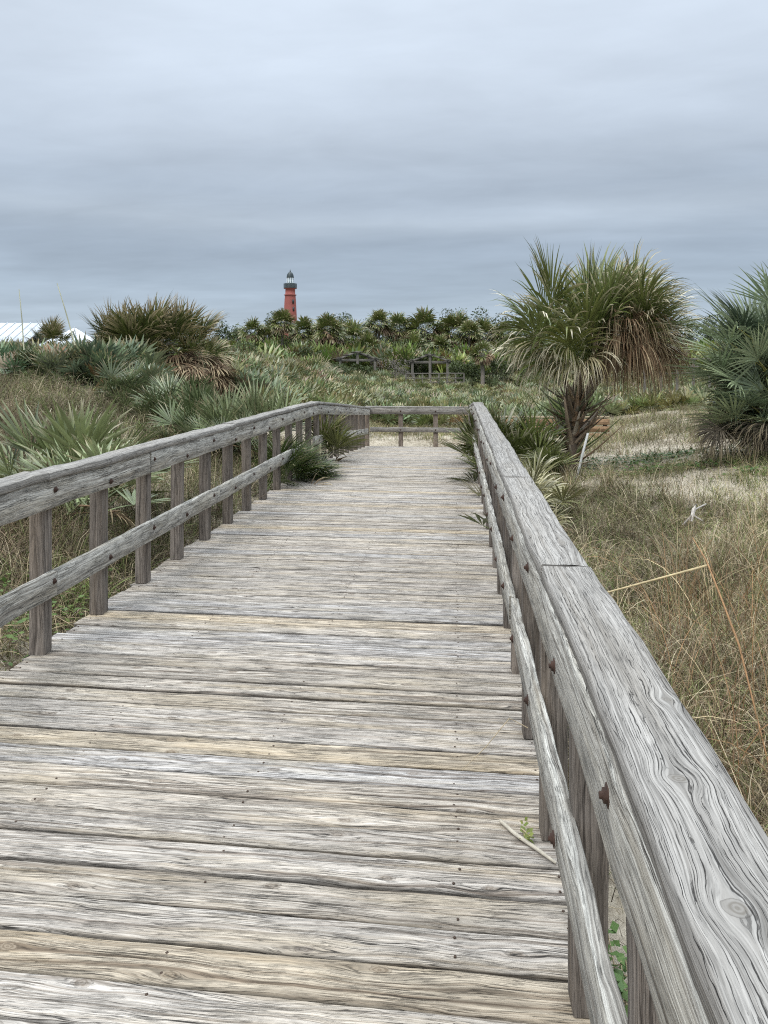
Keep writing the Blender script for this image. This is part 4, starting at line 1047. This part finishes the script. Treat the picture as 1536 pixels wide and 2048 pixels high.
# far tree belt
mb = MB()
for i in range(60):
    r_ = random.Random(i); px = -200 + i * 32; d = r_.uniform(230, 300); x, y = W(px, d)
    leaf_cloud(mb, 1500, (x, y, float(gz(x, y)) + 6.5), (12, 6, 8.0 + r_.uniform(-2, 1)), .55, (.04, .055, .04), (.08, .10, .07), 900 + i)
tag(mb.build('far_woods', M_BUSH), 'faint low belt of far-off woods along the horizon', 'woods', kind='stuff')

# ------------------------------------------------------------------ lighthouse
DL = 372; xL, yL = W(580.5, DL); zL = -6.0
lh = thing('lighthouse', 'tall red brick lighthouse with dark lantern room above the distant palms', 'lighthouse', (xL, yL, zL))
def zz_(py): return Zat(py, DL) - zL
mpx = DL / F
mb = MB(); lathe(mb, [(5.2, 0), (4.6, 8), (13.9 * mpx, zz_(650)), (11.4 * mpx, zz_(600)), (10.8 * mpx, zz_(594)), (10.7 * mpx, zz_(590.5))], 40); mb.build('tower', M_BRICK, lh)
mb = MB(); lathe(mb, [(11.4 * mpx, zz_(591)), (12.6 * mpx, zz_(590.5)), (12.6 * mpx, zz_(589.5)), (10.0 * mpx, zz_(589)), (9.6 * mpx, zz_(578)), (12.8 * mpx, zz_(577.5)), (12.8 * mpx, zz_(575.6)), (0, zz_(575.5))], 32)
mb.build('watch_room', M_BRICK, lh)
mb = MB(); lathe(mb, [(9.6 * mpx, zz_(577.4)), (13.2 * mpx, zz_(576.8)), (13.2 * mpx, zz_(575.4)), (10.4 * mpx, zz_(575.2)), (10.4 * mpx, zz_(567)), (0, zz_(566.8))], 32)
gl = mb.build('gallery', M_DKMETAL, lh)
mb = MB()
for i in range(24):
    a = 2 * pi * i / 24; c_, s_ = cos(a) * 12.9 * mpx, sin(a) * 12.9 * mpx
    tube(mb, [(c_, s_, zz_(575.6)), (c_, s_, zz_(567.5))], .07, 4)
for zr in (567.5, 570, 572.7):
    tube(mb, [(cos(a) * 12.9 * mpx, sin(a) * 12.9 * mpx, zz_(zr)) for a in np.linspace(0, 2 * pi, 33)], .08, 4)
mb.build('gallery_railing', M_DKMETAL, gl)
mb = MB(); lathe(mb, [(6.6 * mpx, zz_(567)), (6.6 * mpx, zz_(555))], 24); ln = mb.build('lantern_room', M_GLASS, lh)
mb = MB()
for i in range(10):
    a = 2 * pi * i / 10; c_, s_ = cos(a) * 6.7 * mpx, sin(a) * 6.7 * mpx; tube(mb, [(c_, s_, zz_(567)), (c_, s_, zz_(555))], .09, 4)
mb.build('glazing_bars', M_WHITE, ln)
mb = MB(); lathe(mb, [(.6, zz_(567)), (1.0, zz_(563)), (1.0, zz_(559)), (.3, zz_(556))], 12); mb.build('lens', M_WHITE, ln)
mb = MB(); lathe(mb, [(7.4 * mpx, zz_(555.2)), (7.2 * mpx, zz_(554)), (6.2 * mpx, zz_(549)), (4.2 * mpx, zz_(545.5)), (1.6 * mpx, zz_(544)), (.8 * mpx, zz_(543.6)), (1.4 * mpx, zz_(542.6)), (1.0 * mpx, zz_(541)), (.25 * mpx, zz_(540.6)), (.2 * mpx, zz_(538))], 24)
mb.build('roof', M_DKMETAL, lh)
for (dxp, py) in ((7.5, 619), (7.0, 604)):
    mb = MB(); a = math.atan2(-cos(YAW), -sin(YAW)) ; 
    rx = 13.0 * mpx; off = dxp * mpx
    cc = np.array([CY, SY]) * off + np.array([SY, -CY]) * math.sqrt(max(0, rx * rx - off * off)) * .93 
    box(mb, (cc[0], cc[1], zz_(py)), (.8, .5, 2.0), rz=YAW + .6); mb.build('window', M_DKMETAL, lh)

# ------------------------------------------------------------------ shelters
def shelter(label, cxp, d, wpx, peak, eave, basey, ry=0.15):
    x, y = W(cxp, d); z = Zat(basey, d); t = thing('picnic_shelter', label, 'shelter', (x, y, z), 'wooden shelters in the palmettos', YAW + ry)
    wm = wpx / 2 / F * d; zp = Zat(peak, d) - z; ze = Zat(eave, d) - z; dep = 2.6
    for sx in (-1, 1):
        mb = MB()
        for i in range(7):
            yy = -dep / 2 + dep * i / 6
            V0 = Vector((0, yy, zp)); V1 = Vector((sx * wm, yy, ze))
            board(mb, V0, V1, (0, 0, 1), .06, .12, segs=2)
        for f in (.15, .5, .85, 1.0):
            board(mb, (sx * wm * f, -dep / 2 - .1, zp + (ze - zp) * f + .10), (sx * wm * f, dep / 2 + .1, zp + (ze - zp) * f + .10), (0, 0, 1), .30, .03, segs=2)
        mb.build('roof_frame', M_GWOOD, t)
    for sx in (-.82, 0, .82):
        for sy in (-1, 1):
            mb = MB(); board(mb, (sx * wm, sy * dep * .42, -1.2), (sx * wm, sy * dep * .42, ze + (zp - ze) * (1 - abs(sx)) - .06), (0, 1, 0), .2, .2, segs=2); mb.build('post', M_GWOOD, t)
    mb = MB()
    for sy in (-1, 1): board(mb, (-wm * .95, sy * dep * .42, ze - .02), (wm * .95, sy * dep * .42, ze - .02), (0, 0, 1), .06, .2, segs=2)
    mb.build('beam', M_GWOOD, t)
    return t
shelter('grey open wooden shelter half sunk in the bushes, the left one', 712, 62, 84, 704, 720, 752)
shelter('grey open wooden shelter with clear posts, the right one', 861, 61, 84, 709, 724, 758, -.1)
def fence(label, pA, pB, n, hgt, mat=M_GWOOD):
    a, b_ = Vector(pA), Vector(pB); t = thing('fence', label, 'fence', a)
    mb_ = []
    for f in (1.0, .62, .3):
        mb = MB(); board(mb, Vector((0, 0, hgt * f)), (b_ - a) + Vector((0, 0, hgt * f)), (0, 0, 1), .04, .065, segs=3); mb.build('rail', mat, t)
    for i in range(n + 1):
        p = (b_ - a) * (i / n); mb = MB(); board(mb, p + Vector((0, .06, -.6)), p + Vector((0, .06, hgt)), (0, 1, 0), .1, .1, segs=1); mb.build('post', mat, t)
fence('low grey boardwalk fence in front of the right shelter', PW(812, 772, 57), PW(928, 772, 56), 7, .95)
fence('grey fence glimpsed behind the dead fronds of the large palm', PW(1290, 760, 34), PW(1420, 757, 34), 4, .9)

# ------------------------------------------------------------------ white-roofed buildings on the left
def house(label, ridge, eave, walls_z):
    """ridge, eave: lists of photo points (px, py, depth)"""
def ribbed(mb, A, B, C, D_, n):
    """roof plane A-B along the ridge, D-C along the eave, with standing seams"""
    A, B, C, D_ = map(Vector, (A, B, C, D_)); nn = (B - A).cross(D_ - A).normalized(); nn = nn if nn.z > 0 else -nn
    th = .06
    V = [A, B, C, D_, A - nn * th, B - nn * th, C - nn * th, D_ - nn * th]
    mb.add([tuple(v) for v in V], [(0, 1, 2, 3), (7, 6, 5, 4), (0, 4, 5, 1), (1, 5, 6, 2), (2, 6, 7, 3), (3, 7, 4, 0)])
    for i in range(n + 1):
        f = i / n; p0 = A.lerp(B, f) + nn * .02; p1 = D_.lerp(C, f) + nn * .02
        tube(mb, [p0, p1], .035, 4)
def gable(label, px, d, ridge_len, half, rise, ridge_y, rot, wallh=2.6):
    x, y = W(px, d); zr = Zat(ridge_y, d); zb = float(gz(x, y)) - 1.5; t = thing('building', label, 'building', (x, y, zb), None, rot)
    H = zr - zb; l = ridge_len / 2
    for s in (-1, 1):
        mb = MB(); ribbed(mb, (-l, 0, H), (l, 0, H), (l, s * half, H - rise), (-l, s * half, H - rise), int(ridge_len / .45)); mb.build('roof', M_ROOF, t)
    mb = MB(); hw, hl = half - .5, l - .5; ze = H - rise * (hw / half) - .08
    V = [(-hl, -hw, 0), (hl, -hw, 0), (hl, hw, 0), (-hl, hw, 0), (-hl, -hw, ze), (hl, -hw, ze), (hl, hw, ze), (-hl, hw, ze), (-hl, 0, H - .1), (hl, 0, H - .1)]
    mb.add(V, [(0, 1, 5, 4), (2, 3, 7, 6), (1, 2, 6, 5), (3, 0, 4, 7), (5, 6, 9, 9), (7, 4, 8, 8)]); mb.build('wall', M_GWOOD, t)
gable('building with a large white ribbed metal roof at the left edge', -95, 46, 11.0, 3.4, 1.25, 645, YAW + .12)
# hipped roof of the second building
x, y = W(150, 47); zr = Zat(655, 47); zb = float(gz(x, y)) - 1.5
t = thing('building', 'building with a white hipped metal roof between the small palm and the dark clump', 'building', (x, y, zb), None, YAW + .25)
H = zr - zb; hw = 2.3; rs = 1.45; mb = MB()
cor = [(-hw, -hw), (hw, -hw), (hw, hw), (-hw, hw)]
for i in range(4):
    a, b_ = cor[i], cor[(i + 1) % 4]
    A = Vector((0, 0, H)); n_ = 10
    p = [Vector((a[0], a[1], H - rs)), Vector((b_[0], b_[1], H - rs))]
    mb.add([tuple(A), tuple(p[0]), tuple(p[1]), tuple(A + Vector((0, 0, -.001)))], [(0, 1, 2, 3)])
    for k in range(n_ + 1):
        q = p[0].lerp(p[1], k / n_); f = abs(k / n_ - .5) * 2; top = A.lerp(q, f) if f < 1 else q
        if f < .98: tube(mb, [top + Vector((0, 0, .02)), q + Vector((0, 0, .02))], .03, 4)
mb.build('roof', M_ROOF, t)
mb = MB(); box(mb, (0, 0, (H - rs) / 2 - .03), (hw * 2 - .8, hw * 2 - .8, H - rs - .06)); mb.build('wall', M_GWOOD, t)
